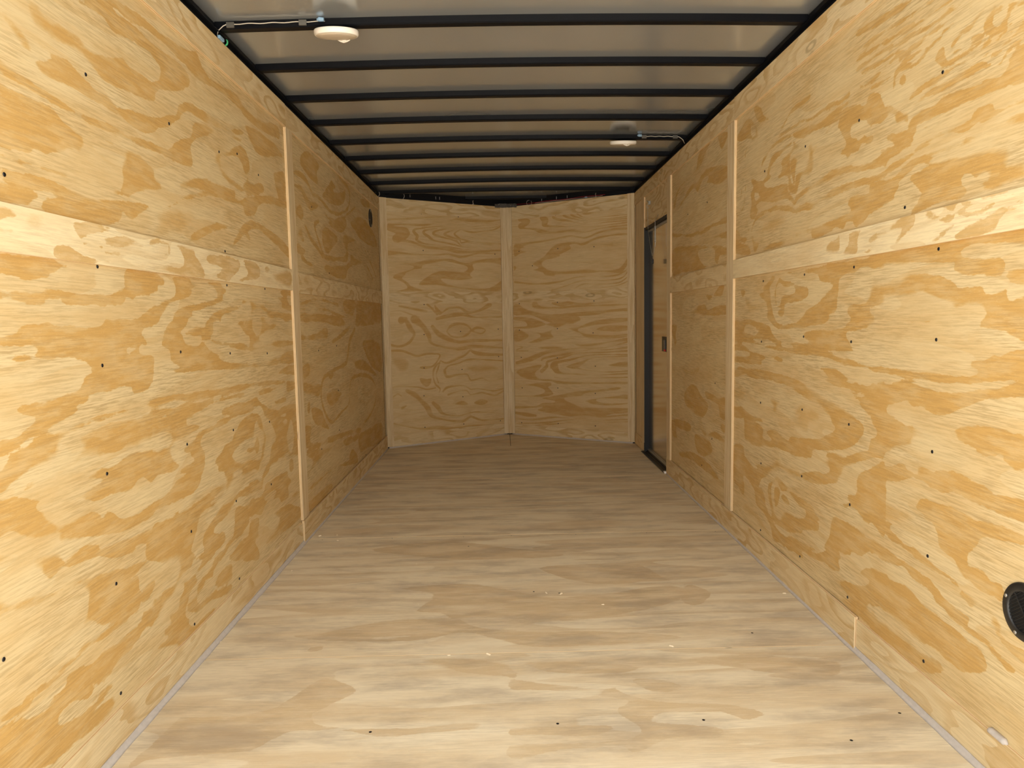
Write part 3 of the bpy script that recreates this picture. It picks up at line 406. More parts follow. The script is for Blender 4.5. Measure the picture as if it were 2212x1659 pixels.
 'RL': '''
D2821 1190 2609 1191 2456 1195 2287 1199 2097 1195 2006 1195 2004 1161 2034 1158 2101 1171 2144 1170 2172 1159 2260 1146 2271 1119 2276 1090 2285 1082 2283 1055 2292 1039 2337 1033 2330 1020 2349 1004 2383 998 2461 994 2536 984 2633 981 2738 976 2804 991 2883 1020 2884 1042 2896 1080 2970 1112 2970 1123 2928 1129 2929 1148 2879 1164 2841 1190
P2835 1060 2857 1116 2858 1145 2811 1172 2793 1192 2609 1184 2433 1170 2411 1147 2316 1127 2360 1099 2401 1082 2450 1067 2508 1049 2553 1020 2617 1003 2721 995 2795 1009
D2800 1142 2765 1175 2728 1164 2658 1157 2575 1136 2512 1130 2503 1097 2572 1083 2646 1074 2706 1076 2715 1062 2769 1061 2797 1070 2809 1114
P2791 1138 2755 1158 2718 1139 2623 1135 2614 1114 2656 1105 2708 1107 2743 1094 2751 1073 2788 1074
D2769 1052 2714 1055 2722 1027 2749 1025 2773 1038
D3212 1144 3187 1151 3151 1138 3180 1110
S3150 1113 3067 1087 3000 1066 3043 1040 3124 1048
D3310 1012 3146 1016 2998 1008 2872 990 2831 965 2792 944 2754 934 2648 931 2549 930 2473 933 2535 957 2520 971 2445 979 2246 988 2216 1005 2187 1014 2212 1040 2190 1065 2106 1071 2061 1102 2002 1115 1994 1063 2048 1054 2074 1052 2073 1038 2052 1027 2038 1014 2040 1006 2086 998 2091 990 2185 980 2214 971 2207 951 2171 929 2176 920 2273 915 2351 910 2304 903 2266 896 2181 892 2096 880 1989 882 1988 874 2033 871 2123 870 2240 874 2370 890 2516 886 2681 891 2819 896 2972 904 3143 914 3307 909
P3134 992 3019 985 3007 969 2975 970 3029 949 3144 959
P3039 931 2890 934 2791 919 2800 907 2941 913
P2727 924 2630 921 2630 911 2717 911
D3306 900 3167 901 3083 880 2971 873 2897 858 2948 840 2948 828 3058 819 3201 821 3304 819
P3305 866 3153 873 3082 856 3305 844
D2837 867 2724 868 2728 850 2789 855
D3303 788 3080 804 2865 807 2712 804 2591 793 2473 781 2364 757 2264 738 2201 711 2294 698 2390 713 2470 729 2557 743 2640 758 2711 767 2766 764 2863 772 2999 762 3125 760 3198 747 3301 745
D2425 856 2315 857 2251 849 2189 831 2213 826 2177 818 2149 827 2126 822 2098 822 2056 818 2035 825 2016 832 1981 836 1976 742 2061 730 2094 748 2122 758 2106 769 2146 778 2199 781 2158 785 2102 783 2075 791 2130 794 2212 800 2267 798 2339 803 2381 816 2327 825 2396 845
D2850 692 2782 704 2721 689 2762 670 2743 657 2780 645 2829 654 2810 667
S2571 700 2524 716 2447 706 2389 704 2374 687 2585 658
S3300 698 3197 712 3076 703 2997 695 3030 680 3122 678 3158 653 3298 641
D3297 611 3194 622 3120 608 3038 595 3295 559
D2083 1205 1933 1206 1824 1207 1697 1207 1631 1208 1541 1209 1462 1205 1460 1170 1489 1178 1539 1180 1583 1184 1633 1187 1662 1176 1664 1165 1596 1151 1528 1148 1523 1114 1555 1109 1600 1119 1648 1121 1693 1135 1694 1148 1766 1157 1821 1160 1862 1161 1922 1156 2001 1163 2045 1158 2081 1165
D1513 1119 1456 1115 1455 1089 1494 1093 1515 1108
D2079 1125 1999 1126 1929 1129 1886 1146 1835 1136 1757 1124 1691 1105 1670 1091 1599 1090 1576 1075 1538 1075 1510 1084 1503 1057 1453 1063 1447 974 1487 983 1513 992 1568 999 1593 1005 1576 1026 1596 1042 1654 1045 1683 1037 1695 1050 1761 1063 1816 1081 1882 1073 1971 1068 2035 1070 2054 1052 2075 1055
D2068 1033 2048 1031 2037 1015 2046 1003 2072 1003
D1883 1015 1853 1016 1780 1011 1836 1003 1869 1004
D1987 1012 1932 1017 1904 1012 1940 1007
S2034 975 1943 977 1885 971 1809 970 1719 980 1650 981 1601 986 1585 974 1525 964 1497 961 1554 955 1648 955 1754 956 1833 955 1919 958 2014 960
D1446 953 1485 952 1509 941 1547 937 1576 925 1619 920 1619 908 1596 903 1595 892 1627 887 1677 883 1750 883 1837 881 1915 880 1995 882 2065 881 2065 867 1914 863 1827 860 1442 893
D2494 737 2364 751 2233 740 2125 711 2091 685 2122 646 2226 601 2425 564 2446 534 2579 508 2647 512 2718 509 2774 506 2956 473 3068 477 3140 490 3155 579 3296 569 3297 612 3194 623 3120 609 3004 600 2918 599 2917 587 2998 583 2960 575 2911 559 2915 527 2873 523 2814 531 2875 553 2787 579 2749 577 2711 565 2649 558 2632 575 2533 588 2442 600 2357 619 2304 645 2273 665 2300 679 2314 699 2390 714
S2769 622 2652 635 2569 667 2571 708 2524 720 2433 712 2389 692 2387 663 2459 646 2488 619 2583 610 2668 590 2740 589
D2124 778 2106 764 2078 742 2035 726 2017 683 2057 652 2066 628 2109 614 2200 585 2256 580 2334 567 2320 554 2360 538 2312 523 2318 508 2351 493 2379 496 2444 485 2536 460 2627 459 2725 464 2763 472 2820 441 2964 408 3019 401 2952 379 3041 376 3113 403 3137 411 3163 448 3291 420 3286 272 3219 243 3143 223 3132 268 3146 312 3073 303 3015 284 2991 253 2979 224 2913 210 2840 192 2809 174 2778 130 2703 154 2668 183 2742 186 2811 215 2862 244 2884 273 2917 308 2949 308 2919 347 2847 375 2761 416 2714 423 2625 424 2527 440 2420 445 2296 474 2233 504 2198 547 2108 584 2029 616 1970 635 1979 795
D2846 344 2807 369 2760 405 2722 399 2695 387 2658 374 2556 371 2476 361 2430 357 2408 343 2364 326 2388 319 2370 308 2383 285 2441 274 2502 252 2517 239 2616 208 2686 199 2761 199 2801 222 2822 258 2849 305
P2806 346 2749 371 2711 350 2640 364 2554 337 2490 334 2496 301 2568 284 2690 272 2725 236 2773 245 2804 282
D2786 336 2749 356 2725 343 2728 306 2745 275 2774 275
D2710 325 2683 335 2639 329 2629 313 2673 309
D1968 604 2003 600 2032 580 2106 555 2122 538 2126 508 2120 495 2136 474 2176 472 2182 456 2163 446 2210 427 2186 423 2157 433 2122 428 2082 414 2044 408 2034 418 2002 409 1957 407
D2277 364 2214 373 2124 373 2041 367 1960 363 1959 358 2311 241 2300 294
D2650 185 2565 201 2446 212 2408 208 2630 134
S3142 190 3058 195 2945 189 2880 172 2818 140 2797 124 2900 131 2987 149 3080 147 3153 157
D3203 143 3165 158 3159 138 3190 125
D2065 881 1915 878 1788 884 1735 882 1684 882 1627 887 1596 895 1593 903 1443 912 1442 895 1520 881 1642 865 1748 860 1827 863 1937 866 2065 867
D2062 822 2026 827 2007 834 1949 838 1940 843 1886 850 1839 846 1778 841 1717 839 1675 842 1615 850 1584 859 1519 870 1481 882 1441 888 1439 857 1517 847 1582 831 1623 813 1672 794 1743 777 1799 791 1848 788 1874 797 1955 780 1978 761 1930 747 1875 734 1850 738 1837 738 1803 733 1771 724 1732 718 1778 709 1826 703 1842 688 1876 674 1967 644 2051 615 2053 661 2018 678 2024 699 2057 729
D1672 745 1649 762 1604 773 1557 778 1502 780 1468 776 1434 774 1430 717 1456 703 1469 701 1489 707 1506 719 1529 716 1562 710 1590 713 1591 720 1647 727 1658 734
D2049 577 1999 601 1945 605 1887 628 1869 628 1860 615 1830 614 1809 618 1826 629 1818 636 1798 642 1774 638 1743 635 1728 644 1670 651 1626 650 1596 646 1558 644 1533 637 1518 632 1504 640 1465 644 1425 640 1422 600 1473 594 1525 594 1593 594 1660 601 1695 593 1755 592 1787 599 1841 596 1897 571 1952 563 1992 565 2047 555
D1812 524 1797 548 1781 558 1730 560 1665 566 1620 563 1581 561 1535 564 1746 502 1782 515
S2046 536 1989 514 1916 506 1849 507 1834 476 2040 416
D1754 511 1581 561 1517 567 1477 569 1420 568 1419 551 1470 544 1512 533 1559 520 1571 499 1598 473 1603 455 1596 443 1552 450 1520 436 1485 437 1480 401 1509 402 1549 401 1591 407 1621 411 1639 425 1646 436 1664 443 1697 446 1713 460 1718 484 1742 501
D2040 418 1984 419 1943 404 1905 398 1873 398 1833 391 1783 390 1743 385 1697 385 1664 381 1625 373 1628 361 1604 359 1584 352 1562 359 1540 357 1518 354 1514 343 1502 335 1495 322 1472 312 1448 302 1403 299 1405 330 1439 321 1479 331 1486 361 1510 370 1523 382 1563 378 1612 379 1665 395 1728 400 1776 408 1814 415 1852 407 1893 420 1936 433 1913 450 1985 445 2041 429
D2037 366 1981 373 1908 363 1841 363 1773 355 1741 357 1702 343 1687 333 1643 325 1588 321 1590 298 1543 306 1518 299 1496 285 1458 279 1435 270 1457 259 1475 271 1501 276 1526 284 1557 282 1586 286 1620 289 1655 292 1678 304 1700 306 1719 310 1724 320 1755 327 1804 328 1835 337 1857 347 1902 336 1954 331 2004 330 2035 325
D2032 281 1976 288 1904 290 1837 298 1794 287 1745 280 1691 274 1640 271 1588 265 1540 262 1522 225 1607 182 1634 183 1670 182 1708 187 1762 179 1812 170 1829 173 1883 174 1931 183 1981 184 2027 173
D2025 151 1979 152 1920 153 1873 158 1828 155 1794 151 1761 154 1729 158 1699 163 1672 157 1661 154 1770 97 1870 99 1966 96 2022 93
D2272 352 2193 378 2118 375 2038 366 1977 365 1936 360 1934 331 1975 328 2010 333 2054 320 2085 302 2118 298 2158 295 2152 281 2197 267 2229 264 2212 249 2233 234 2221 209 2231 198 2274 187 2332 191 2398 182 2461 174 2515 174 2500 152 2541 150 2612 147 2657 146 2664 136 2719 137 2758 127 2784 142 2768 172 2689 181 2614 186 2529 192 2502 184 2411 200 2340 229 2306 259 2275 309
D2257 167 2214 181 2142 192 2085 207 2031 242 2092 246 2034 284 1982 293 1932 289 1926 195 1967 190 2001 184 2036 168 2036 154 2009 163 1974 152 1924 155 1922 115 1963 110 2033 104 2178 101 2310 101 2288 115 2211 132 2155 137 2245 150
''',
 'VLU': '''
B72 1842 9 241 1858 12 512 1889 9 653 1903 7
B83 1801 12 240 1813 7 387 1814 9 511 1839 6 623 1861 7 709 1882 16 869 1875 16 1056 1885 10 1149 1904 5
B373 1792 6 510 1809 5 637 1825 5 672 1830 5 702 1859 5 759 1862 4 832 1847 4 943 1857 4 1079 1870 5 1141 1890 4
B708 1835 9 766 1834 5 838 1826 4 942 1841 4 1094 1858 4 1144 1877 4
B70 1777 17 172 1758 30 224 1743 36 151 1697 33 125 1696 12
B137 1685 9 275 1673 11 408 1635 15 574 1632 17 702 1608 16 825 1612 13 959 1623 12 1151 1636 9
B400 1791 5 325 1781 7 298 1758 12 330 1723 12 322 1693 11 382 1665 9 505 1657 6 645 1644 5 753 1629 5 922 1641 4 1151 1649 5
B510 1793 5 413 1776 7 385 1753 10 432 1722 11 479 1693 9 576 1679 6 682 1664 6 775 1649 5 938 1655 5 1151 1663 5
B650 1803 4 509 1775 7 474 1748 10 522 1732 9 619 1712 6 690 1696 8 718 1672 5 790 1659 4 1151 1676 4
B707 1800 5 614 1770 7 578 1747 10 648 1725 8 719 1710 6 733 1685 6 791 1694 6 901 1679 5 1152 1685 5
B728 1795 8 685 1771 8 674 1751 9 726 1716 6
B729 1798 5 793 1782 8 867 1779 9 956 1793 8 1055 1808 8 1148 1855 7
B726 1716 5 828 1701 5 939 1693 6 1152 1695 7
B758 1812 5 830 1803 4 942 1815 4 1055 1830 5 1148 1861 4
B69 1575 24 166 1581 15 298 1573 11 503 1577 9 608 1586 9 715 1568 11 788 1576 10 899 1605 9 1012 1606 6 1150 1607 5
D118 1499 296 1515 405 1537 502 1546 614 1549 714 1526 786 1522 898 1551 1049 1565 1149 1564 1147 1472 1109 1511 972 1520 845 1504 858 1460 813 1420 841 1389 746 1368 637 1367 539 1378 601 1341 781 1311 1004 1306 1129 1373 1143 1307 1065 1274 707 1292 495 1322 330 1326 400 1389 499 1440 604 1448 748 1445 785 1484 670 1513 571 1523 494 1508 376 1487 362 1462 287 1442 226 1417 212 1398 185 1379 237 1344 263 1319 343 1296 383 1271 116 1270 222 1301 178 1349 107 1378 128 1415 247 1453 281 1472 196 1489
''',
 'VLL': '''
B400 1166 12 447 1128 13 488 1084 9
B469 1159 8 502 1102 19 544 1102 6 595 1133 13 703 1138 13 775 1099 13 849 1099 10 924 1124 13 1001 1162 20
B71 1107 5 150 1118 6 268 1080 9 335 1061 5
B487 1046 13 629 1075 16 738 1080 16 811 1060 10 922 1052 7 1137 1056 8
B167 1039 31 207 1050 18
B280 1043 31 307 1018 25
B151 1155 12 317 1123 15 392 1110 12
B154 1047 15 207 1034 21 244 966 25 276 922 15 227 855 12 140 827 9 68 842 9
B281 1045 37 347 995 25 406 912 25 425 848 16 522 813 13 678 788 16 841 802 16 1131 778 13
B443 980 19 497 922 25 587 875 25 695 846 16 842 854 16 1133 845 13
B575 939 10 626 989 13 735 999 10 808 946 10 732 890 13 624 893 13 575 939 10
B815 939 10 868 964 13 950 943 10 904 911 13 815 939 10
B66 793 9 171 789 9 284 744 9 380 756 8 491 751 6 498 719 6 439 652 9 363 643 13 322 645 6
B489 675 6 446 626 11 437 563 10 456 498 8 497 457 8 489 426 6
B504 687 8 481 624 9 465 574 8 484 509 8
B511 693 6 567 671 8 654 699 10 750 734 9 795 771 9 825 757 13 914 733 16 1130 718 13
B544 608 10 581 645 9 690 665 6 801 692 8 1129 664 7
B544 608 13 564 556 16 650 564 10 760 564 10 796 509 13 909 522 10 985 491 7 1125 509 8
S762 636 988 637 1088 592 987 571 835 573 776 596
S71 750 170 740 222 700 213 639 165 616 120 637 76 695
B325 545 16 373 516 32 415 545 10
B69 492 6 128 501 6 296 483 9 371 459 6 455 466 6
B524 430 10 575 465 12 721 468 8 794 431 9 869 432 8 1021 402 8 1123 415 8
B573 400 13 683 425 8 756 420 10 793 385 8 906 396 8 1028 361 8 1123 395 8
B193 459 16 260 423 25 306 382 22 379 300 25 419 226 16 567 180 12 712 160 16 787 193 10 900 150 10 1117 144 10
B430 340 19 478 298 22 519 243 12 677 210 7 826 230 7 1118 191 8
D629 318 703 345 768 307 723 291 650 304
D813 310 889 344 965 312 903 277
B58 202 12 183 165 9 305 134 13 458 126 19 637 102 16 785 114 10 1116 82 7
B148 319 16 182 335 9
B66 233 7 133 264 7
B73 418 7 113 440 9 145 419 7
''',
 'VRU': '''
B136 1894 16 218 1868 19 143 1835 23 180 1813 8 276 1799 10 342 1775 19 443 1758 13 647 1758 15 750 1738 9 851 1754 9 970 1763 7 1126 1766 7
B351 1888 16 386 1860 28 371 1826 13 472 1806 8 682 1789 6 818 1775 7 951 1780 6 1126 1787 6
B459 1885 9 501 1863 10 613 1841 9 682 1820 7 784 1799 6 951 1804 5 1126 1802 5
B558 1892 9 600 1870 9 710 1839 6 757 1814 6 805 1819 5 885 1819 5 1126 1819 5
B628 1893 9 655 1875 9 724 1853 6 764 1829 5 812 1840 5 918 1831 5 1126 1834 5
B683 1894 7 717 1872 7 785 1845 5 852 1849 5 1126 1849 4
D724 1896 805 1901 849 1888 805 1877 751 1876
B87 1684 10 252 1686 13 398 1695 11 541 1710 11 633 1716 10 736 1693 9 804 1703 10 884 1728 10 1016 1742 9 1125 1739 8
D75 1685 237 1674 177 1658 207 1647 143 1635 210 1611 138 1596 73 1574
D72 1502 94 1481 71 1456
D249 1506 360 1563 441 1628 505 1662 653 1671 715 1654 783 1668 871 1698 1016 1706 1125 1703 1125 1686 1016 1688 884 1673 803 1654 769 1638 721 1629 673 1644 611 1642 624 1610 525 1566 532 1553 439 1533 381 1524 352 1494 409 1452 495 1435 678 1433 788 1433 915 1421 1047 1426 1125 1506 1128 1452 1066 1389 948 1401 781 1397 608 1398 480 1398 466 1386 379 1396 351 1423 248 1454 307 1470
S850 1633 937 1645 1067 1660 1125 1650 1015 1634 1067 1612 1119 1615 1067 1588 950 1596
B76 1357 13 231 1335 13 393 1332 12 537 1345 9 663 1371 9 780 1375 6 882 1370 6 1034 1373 6 1124 1417 6
B435 1272 6 536 1294 9 677 1333 9 773 1344 7 881 1337 6 1033 1339 6 1098 1364 5 1124 1399 5
B648 1277 6 718 1309 9 787 1313 7 881 1306 6 1046 1311 5 1118 1351 4
B697 1276 5 745 1280 6 847 1273 6 1046 1293 4 1124 1320 4
''',
 'VRL': '''
B272 1155 33 331 1127 16 534 1122 8 675 1132 8 1123 1133 8
B441 1163 8 534 1148 19 605 1159 13 744 1149 6 1124 1163 5
D61 1160 114 1165 167 1131 242 1103 425 1067 674 1081 880 1090 1123 1109 1123 1078 980 1075 846 1053 674 1043 701 1018 638 981 489 983 373 1010 226 1064 59 1067
D62 1050 226 1041 366 993 365 973 239 948 60 950 72 963 187 969 165 1009 62 1023
D373 980 431 998 533 1023 674 1046 708 1020 687 1001 575 977 489 946 438 960
D60 937 148 929 215 889 161 843 58 830
D186 936 328 915 438 937 430 908 459 872 415 850 282 820 191 823 312 876 283 902
D581 945 687 964 845 1012 1123 1032 1123 996 912 974 811 962 694 938 707 919 810 900 978 893 1123 898 1123 874 1011 855 878 849 741 868 693 900
D845 937 932 967 1123 965 1123 922 1012 911 892 918
D650 814 810 824 945 837 1123 867 1122 837 978 824 877 799 706 786
B69 796 7 145 783 8 83 763 8
D288 784 429 798 544 785 486 762 347 761
B75 750 5 198 751 8
B81 643 13 234 685 20 384 745 16 565 766 9 706 780 8 911 781 7 1122 831 6
B331 673 7 368 693 9 529 721 9 671 748 8 809 768 6 944 765 6 1122 788 9
B330 574 16 382 621 13 390 660 9 528 695 9 671 735 6 877 743 6 1122 757 7
B426 609 10 448 648 13 599 676 10 705 703 8 843 724 6 1122 727 5
B570 618 5 648 626 26 712 652 19 795 692 6 911 706 5 1122 714 5
D426 615 484 642 498 597 541 572 669 568 807 559 1122 579 1122 566 807 546 633 548 490 551 447 570
B655 619 16 711 601 10 842 585 6 977 582 5 1122 594 5
D950 637 1010 657 1122 671 1122 628 1010 626
D80 575 172 604 323 633 308 593 270 559 306 514 424 511 453 505 597 496 875 497 1121 505 1121 486 875 478 597 463 482 466 424 484 306 487 155 503 87 542
B454 524 7 597 515 6 807 527 5 1121 542 6
D69 454 192 457 283 474 409 484 423 451 394 437 430 399 437 373 318 349 67 339 67 352 304 368 357 410 252 439 116 442
D422 359 596 405 737 423 1042 459 1029 433 875 409 751 391 702 364 553 345 631 309 764 277 1121 287 1120 250 975 230 873 196 735 198 594 184 478 197 286 227 332 256 272 253 65 230 66 264 265 266 332 296 451 314 326 336
D806 355 1009 382 1121 399 1121 325 874 301 736 327
P847 338 908 359 1121 362 1121 331 915 322
B64 196 14 187 182 17 263 179 10
B63 141 5 225 143 9 449 176 9 593 174 7
B70 101 8 374 125 9 593 164 9 873 199 6 1120 231 7
B262 92 5 521 127 9 735 159 6 1120 194 5
B629 127 5 804 150 6 1120 175 5
''',
 'LFU': '''
D3560 1847 3702 1900 3906 1875 3853 1820 3866 1767 3740 1765 3643 1778 3552 1800
B3418 1733 10 3545 1753 16 3655 1733 16 3749 1697 17 3920 1693 14 4104 1665 12 4315 1677 11 4556 1732 12 4664 1808 10 4645 1878 12 4411 1906 13 4252 1929 13
B3427 1681 8 3534 1686 16 3604 1657 21 3696 1625 22 3870 1657 11 4002 1632 11 4096 1616 8 4367 1653 9 4684 1744 10 4826 1793 7
D3947 1715 4131 1816 4187 1850 4286 1820 4229 1798 4454 1825 4551 1868 4504 1776 4353 1733 4162 1709
D3425 1558 3503 1605 3562 1573 3527 1528 3474 1536
D3424 1445 3466 1490 3523 1507 3535 1463 3549 1434 3475 1431
B3581 1514 7 3670 1462 14 3768 1435 14 3914 1388 10
B3855 1572 10 3765 1544 12 3799 1493 12 3877 1435 13 3960 1386 8
D4019 1594 4226 1628 4486 1676 4538 1631 4352 1570 4090 1580
D3942 1550 4086 1556 4264 1541 4257 1503 4145 1461 4063 1424 3989 1417 3926 1457 3909 1495
D3436 1412 3561 1394 3538 1371 3429 1366
B3498 1352 15 3608 1330 10 3814 1324 8
D3987 1405 4383 1427 4510 1478 4429 1521 4467 1571 4719 1579 4997 1567 4715 1558 4548 1514 4569 1463 4497 1405 4321 1397 4005 1372
D3978 1353 4433 1380 4627 1435 4632 1462 4834 1466 5051 1455 4969 1420 4686 1399 4518 1354 4418 1295 3994 1307
D4672 1675 4885 1739 5268 1754 5556 1681 5587 1603 5003 1596 4796 1629
B4999 1574 9 5219 1506 9 5498 1394 8 5574 1309 7
B5091 1458 8 5320 1383 8 5400 1349 8
D5020 1880 5298 1911 5375 1877 5127 1846
''',
 'LFL': '''
D4378 1163 4711 1175 4698 1107 4603 1061 4405 1095
D4801 1173 5675 1173 5675 1018 5280 1011 4724 1006 4741 1098
B3437 1123 10 3697 1153 7 3960 1152 8 4225 1134 8
B3422 1099 4 3890 1105 8 4215 1077 8 4517 1052 9 4596 1025 9 4304 960 15 4050 926 9
D3431 1083 3685 1081 4213 1069 4394 1035 4389 1010 4133 1012 3819 1038 3545 1032 3425 1046
D3425 973 3640 975 3904 1007 3946 976 3909 946 3635 947 3434 953
B4676 989 13 4490 904 22 4388 787 17 4090 765 11 3828 738 13 3758 677 15 3773 593 13 3940 479 11 4185 501 8 4422 531 7 4463 641 7 4619 682 13 5097 643 14 5359 537 10 5274 409 10 4934 343 13 4469 339 12 3925 395 9 3443 407 8
D4940 898 5372 895 5607 844 5631 644 5219 705 4977 829
D4636 771 4916 774 5217 695 5435 615 5001 690 4671 723
D3424 819 3538 832 3540 769 3429 771
D3424 745 3626 726 3763 706 3697 654 3439 689
D3483 650 3533 644 3510 584 3475 602
D3553 606 3741 575 3791 523 3902 446 3726 488 3593 530
D3874 650 4140 655 4222 605 4055 567 3924 575
D3924 761 4052 744 3981 718 3935 729
D3415 536 3537 510 3503 466 3576 425 4092 383 4558 352 4782 327 4682 295 4269 345 3766 376 3410 434
D4228 327 4466 321 4683 304 4631 266 4375 275 4260 295
D4680 286 5134 273 5550 254 5519 104 4897 152 4704 169
D3417 398 3708 379 4014 332 3818 321 3699 329 3528 299 3399 292 3535 340
D3402 230 3597 226 3928 221 4358 182 4567 167 4602 114 4313 156 3926 213 3680 214 3410 207
D3402 154 3670 157 3851 151 3910 121 3719 99 3420 114
D4450 235 4610 159 4520 149 4360 190
''',
 'RFU': '''
D4473 1714 4373 1794 4140 1820 3971 1831 3932 1882 3855 1917 3708 1918 3761 1890 3891 1820 3971 1820 4162 1813 4324 1791 4397 1750 4447 1686
D4473 1659 4323 1703 4095 1756 4032 1778 3910 1771 3759 1793 3426 1738 3409 1670 3517 1667 3616 1685 3668 1704 3757 1721 3722 1745 3776 1755 3870 1737 3928 1699 3969 1723 4073 1730 4205 1701 4396 1666
D3565 1921 3416 1893 3445 1859 3506 1831 3556 1881
D4498 1564 4370 1536 4069 1495 3944 1502 3845 1490 3715 1500 3545 1497 3389 1504 3388 1471 3611 1481 3788 1467 3984 1469 4272 1507 4497 1520
D3696 1426 3543 1438 3402 1431 3401 1398 3575 1413
D4496 1446 4156 1436 3882 1414 3625 1388 3399 1351 3398 1323 3524 1329 3555 1287 3606 1311 3625 1368 3843 1389 3921 1369 3803 1301 3692 1287 3939 1283 4269 1288 4495 1289
''',
 'RFL': '''
S4305 726 4038 738 3864 762 3926 698 4179 691
D4177 590 3991 651 3818 592 3698 560 3816 476 3988 476 4176 520
D3759 632 3588 628 3399 633 3379 537 3496 526 3533 586 3718 597
D4526 969 4388 977 4414 911 4387 878 4468 802 4441 844
D4520 369 4078 414 4077 364 4380 329 4325 271 4490 264
D3714 416 3583 443 3376 429 3375 409 3618 410 3773 378 3899 452
D3963 364 3733 390 3617 349 3691 295 3895 273
D3478 502 3395 499 3393 463 3477 465
D4324 205 3983 257 3690 255 3505 212 3689 199 3982 208 4298 177
D3867 1165 3770 1144 3709 1116 3621 1135 3565 1166 3458 1182 3483 1134 3621 1130
D4035 1068 3865 1097 3769 1091 3722 1064 3591 1079 3429 1084 3428 1036 4035 1039
''',
 'LM': '''
D1618 1269 1689 1278 1784 1275 1776 1268 1686 1251 1651 1237 1632 1253
D1554 1209 1597 1216 1636 1204 1713 1195 1799 1197 1817 1190 1666 1179 1554 1185
D1743 1247 1834 1264 1930 1253 1914 1241 1778 1231
B1661 1226 3 1718 1231 5 1751 1215 3 1841 1216 3 1937 1247 2
B1976 1262 4 2017 1270 8 2075 1268 6 2079 1241 6 2003 1227 4
D1810 1186 1923 1202 1968 1201 2025 1209 2146 1206 2177 1229 2161 1253 2127 1270 2241 1273 2258 1253 2296 1230 2311 1183 2063 1181 1906 1182
D2343 1256 2435 1269 2612 1269 2636 1241 2522 1190 2402 1197 2477 1225 2362 1235
D2668 1269 2818 1270 2842 1218 2601 1189 2719 1221
D2916 1267 2984 1260 2945 1235 2911 1238
D3019 1251 3258 1273 3256 1191 3085 1196 3014 1216
D1383 1270 1425 1268 1443 1255 1414 1248 1379 1241
D1377 1225 1428 1228 1411 1218 1376 1214
S1474 1273 1527 1269 1505 1244 1462 1244
''',
 'RM': '''
D1918 1285 1888 1295 1846 1289 1844 1260 1873 1248 1906 1232 1923 1219 1933 1225 1903 1251 1921 1258 1971 1249 2063 1234 2065 1255 1986 1264
D1802 1289 1779 1292 1755 1273 1726 1262 1684 1263 1696 1248 1754 1258 1793 1265
D1772 1298 1686 1297 1665 1293 1688 1276 1667 1273 1618 1260 1572 1265 1529 1274 1502 1277 1452 1274 1452 1268 1502 1271 1534 1265 1580 1252 1623 1246 1663 1254 1682 1237 1709 1221 1737 1209 1766 1203 1793 1202 1752 1215 1724 1232 1682 1239 1663 1262 1684 1265 1691 1275
D1649 1293 1604 1282 1586 1291 1531 1291 1487 1293 1503 1286 1530 1279 1588 1277 1625 1269 1658 1276
D1664 1222 1616 1233 1571 1239 1517 1254 1451 1251 1450 1246 1500 1242 1527 1233 1542 1207 1614 1204 1687 1204
D2350 1246 2325 1267 2274 1273 2256 1285 2248 1253 2265 1226 2336 1230
D2196 1278 2118 1280 2144 1253 2136 1220 2158 1211 2234 1218 2189 1247
D2098 1211 2037 1231 1988 1239 1988 1231 2036 1221 2071 1203
S2670 1280 2539 1283 2486 1271 2554 1259 2653 1268
''',
 'FL': '''
D349 1849 382 1855 409 1823 366 1794 388 1763 352 1758 320 1781
D425 2000 524 1924 484 1867 439 1806 459 1760 512 1743 580 1733 743 1733 856 1757 882 1727 746 1705 627 1696 532 1728 450 1732 388 1720 341 1668 303 1644 103 1627 77 1604 51 1595 79 1762 84 1807 175 1810 258 1814 342 1873 376 1939
D239 2283 362 2301 532 2244 664 2273 769 2279 638 2227 376 2241
D685 2095 807 2010 949 1984 972 1965 973 2060 801 2109
D325 2198 364 2207 362 2174 324 2166
D967 1963 1091 1926 1201 1901 1274 1907 1261 1888 1359 1827 1512 1811 1584 1789 1619 1753 1563 1730 1518 1766 1405 1771 1367 1773 1321 1741 1374 1722 1479 1701 1479 1670 1359 1659 1277 1611 1241 1605 1227 1628 1076 1619 962 1589 962 1646 1105 1648 1260 1664 1287 1710 1249 1761 1246 1796 1281 1830 1225 1852 1124 1847 1209 1881 1068 1897 966 1912
D963 1716 1056 1720 1196 1722 1221 1704 1144 1676 1018 1690 963 1684
D1312 1946 1375 1947 1449 1909 1411 1877 1342 1888
D1386 2051 1640 2085 1850 2051 1948 2023 1887 1939 1709 1969 1575 2019
D968 2072 1168 2073 1327 2031 1430 2049 1288 1989 1075 2000
D344 3164 690 3258 958 3150 1209 3049 1099 3002 798 2996 542 3066
D542 2684 827 2709 1168 2566 1588 2663 1581 2503 1293 2376 1149 2351 839 2402 784 2371 721 2443 632 2466 676 2615
D305 2270 528 2385 783 2388 898 2300 1277 2264 1533 2205 1237 2163 1004 2175 844 2272 669 2266
D1092 2876 1335 2909 1506 2898 1576 2751 1671 2616 1598 2705 1305 2680
D1651 2659 1721 2572 1644 2462 1595 2502
''',
}
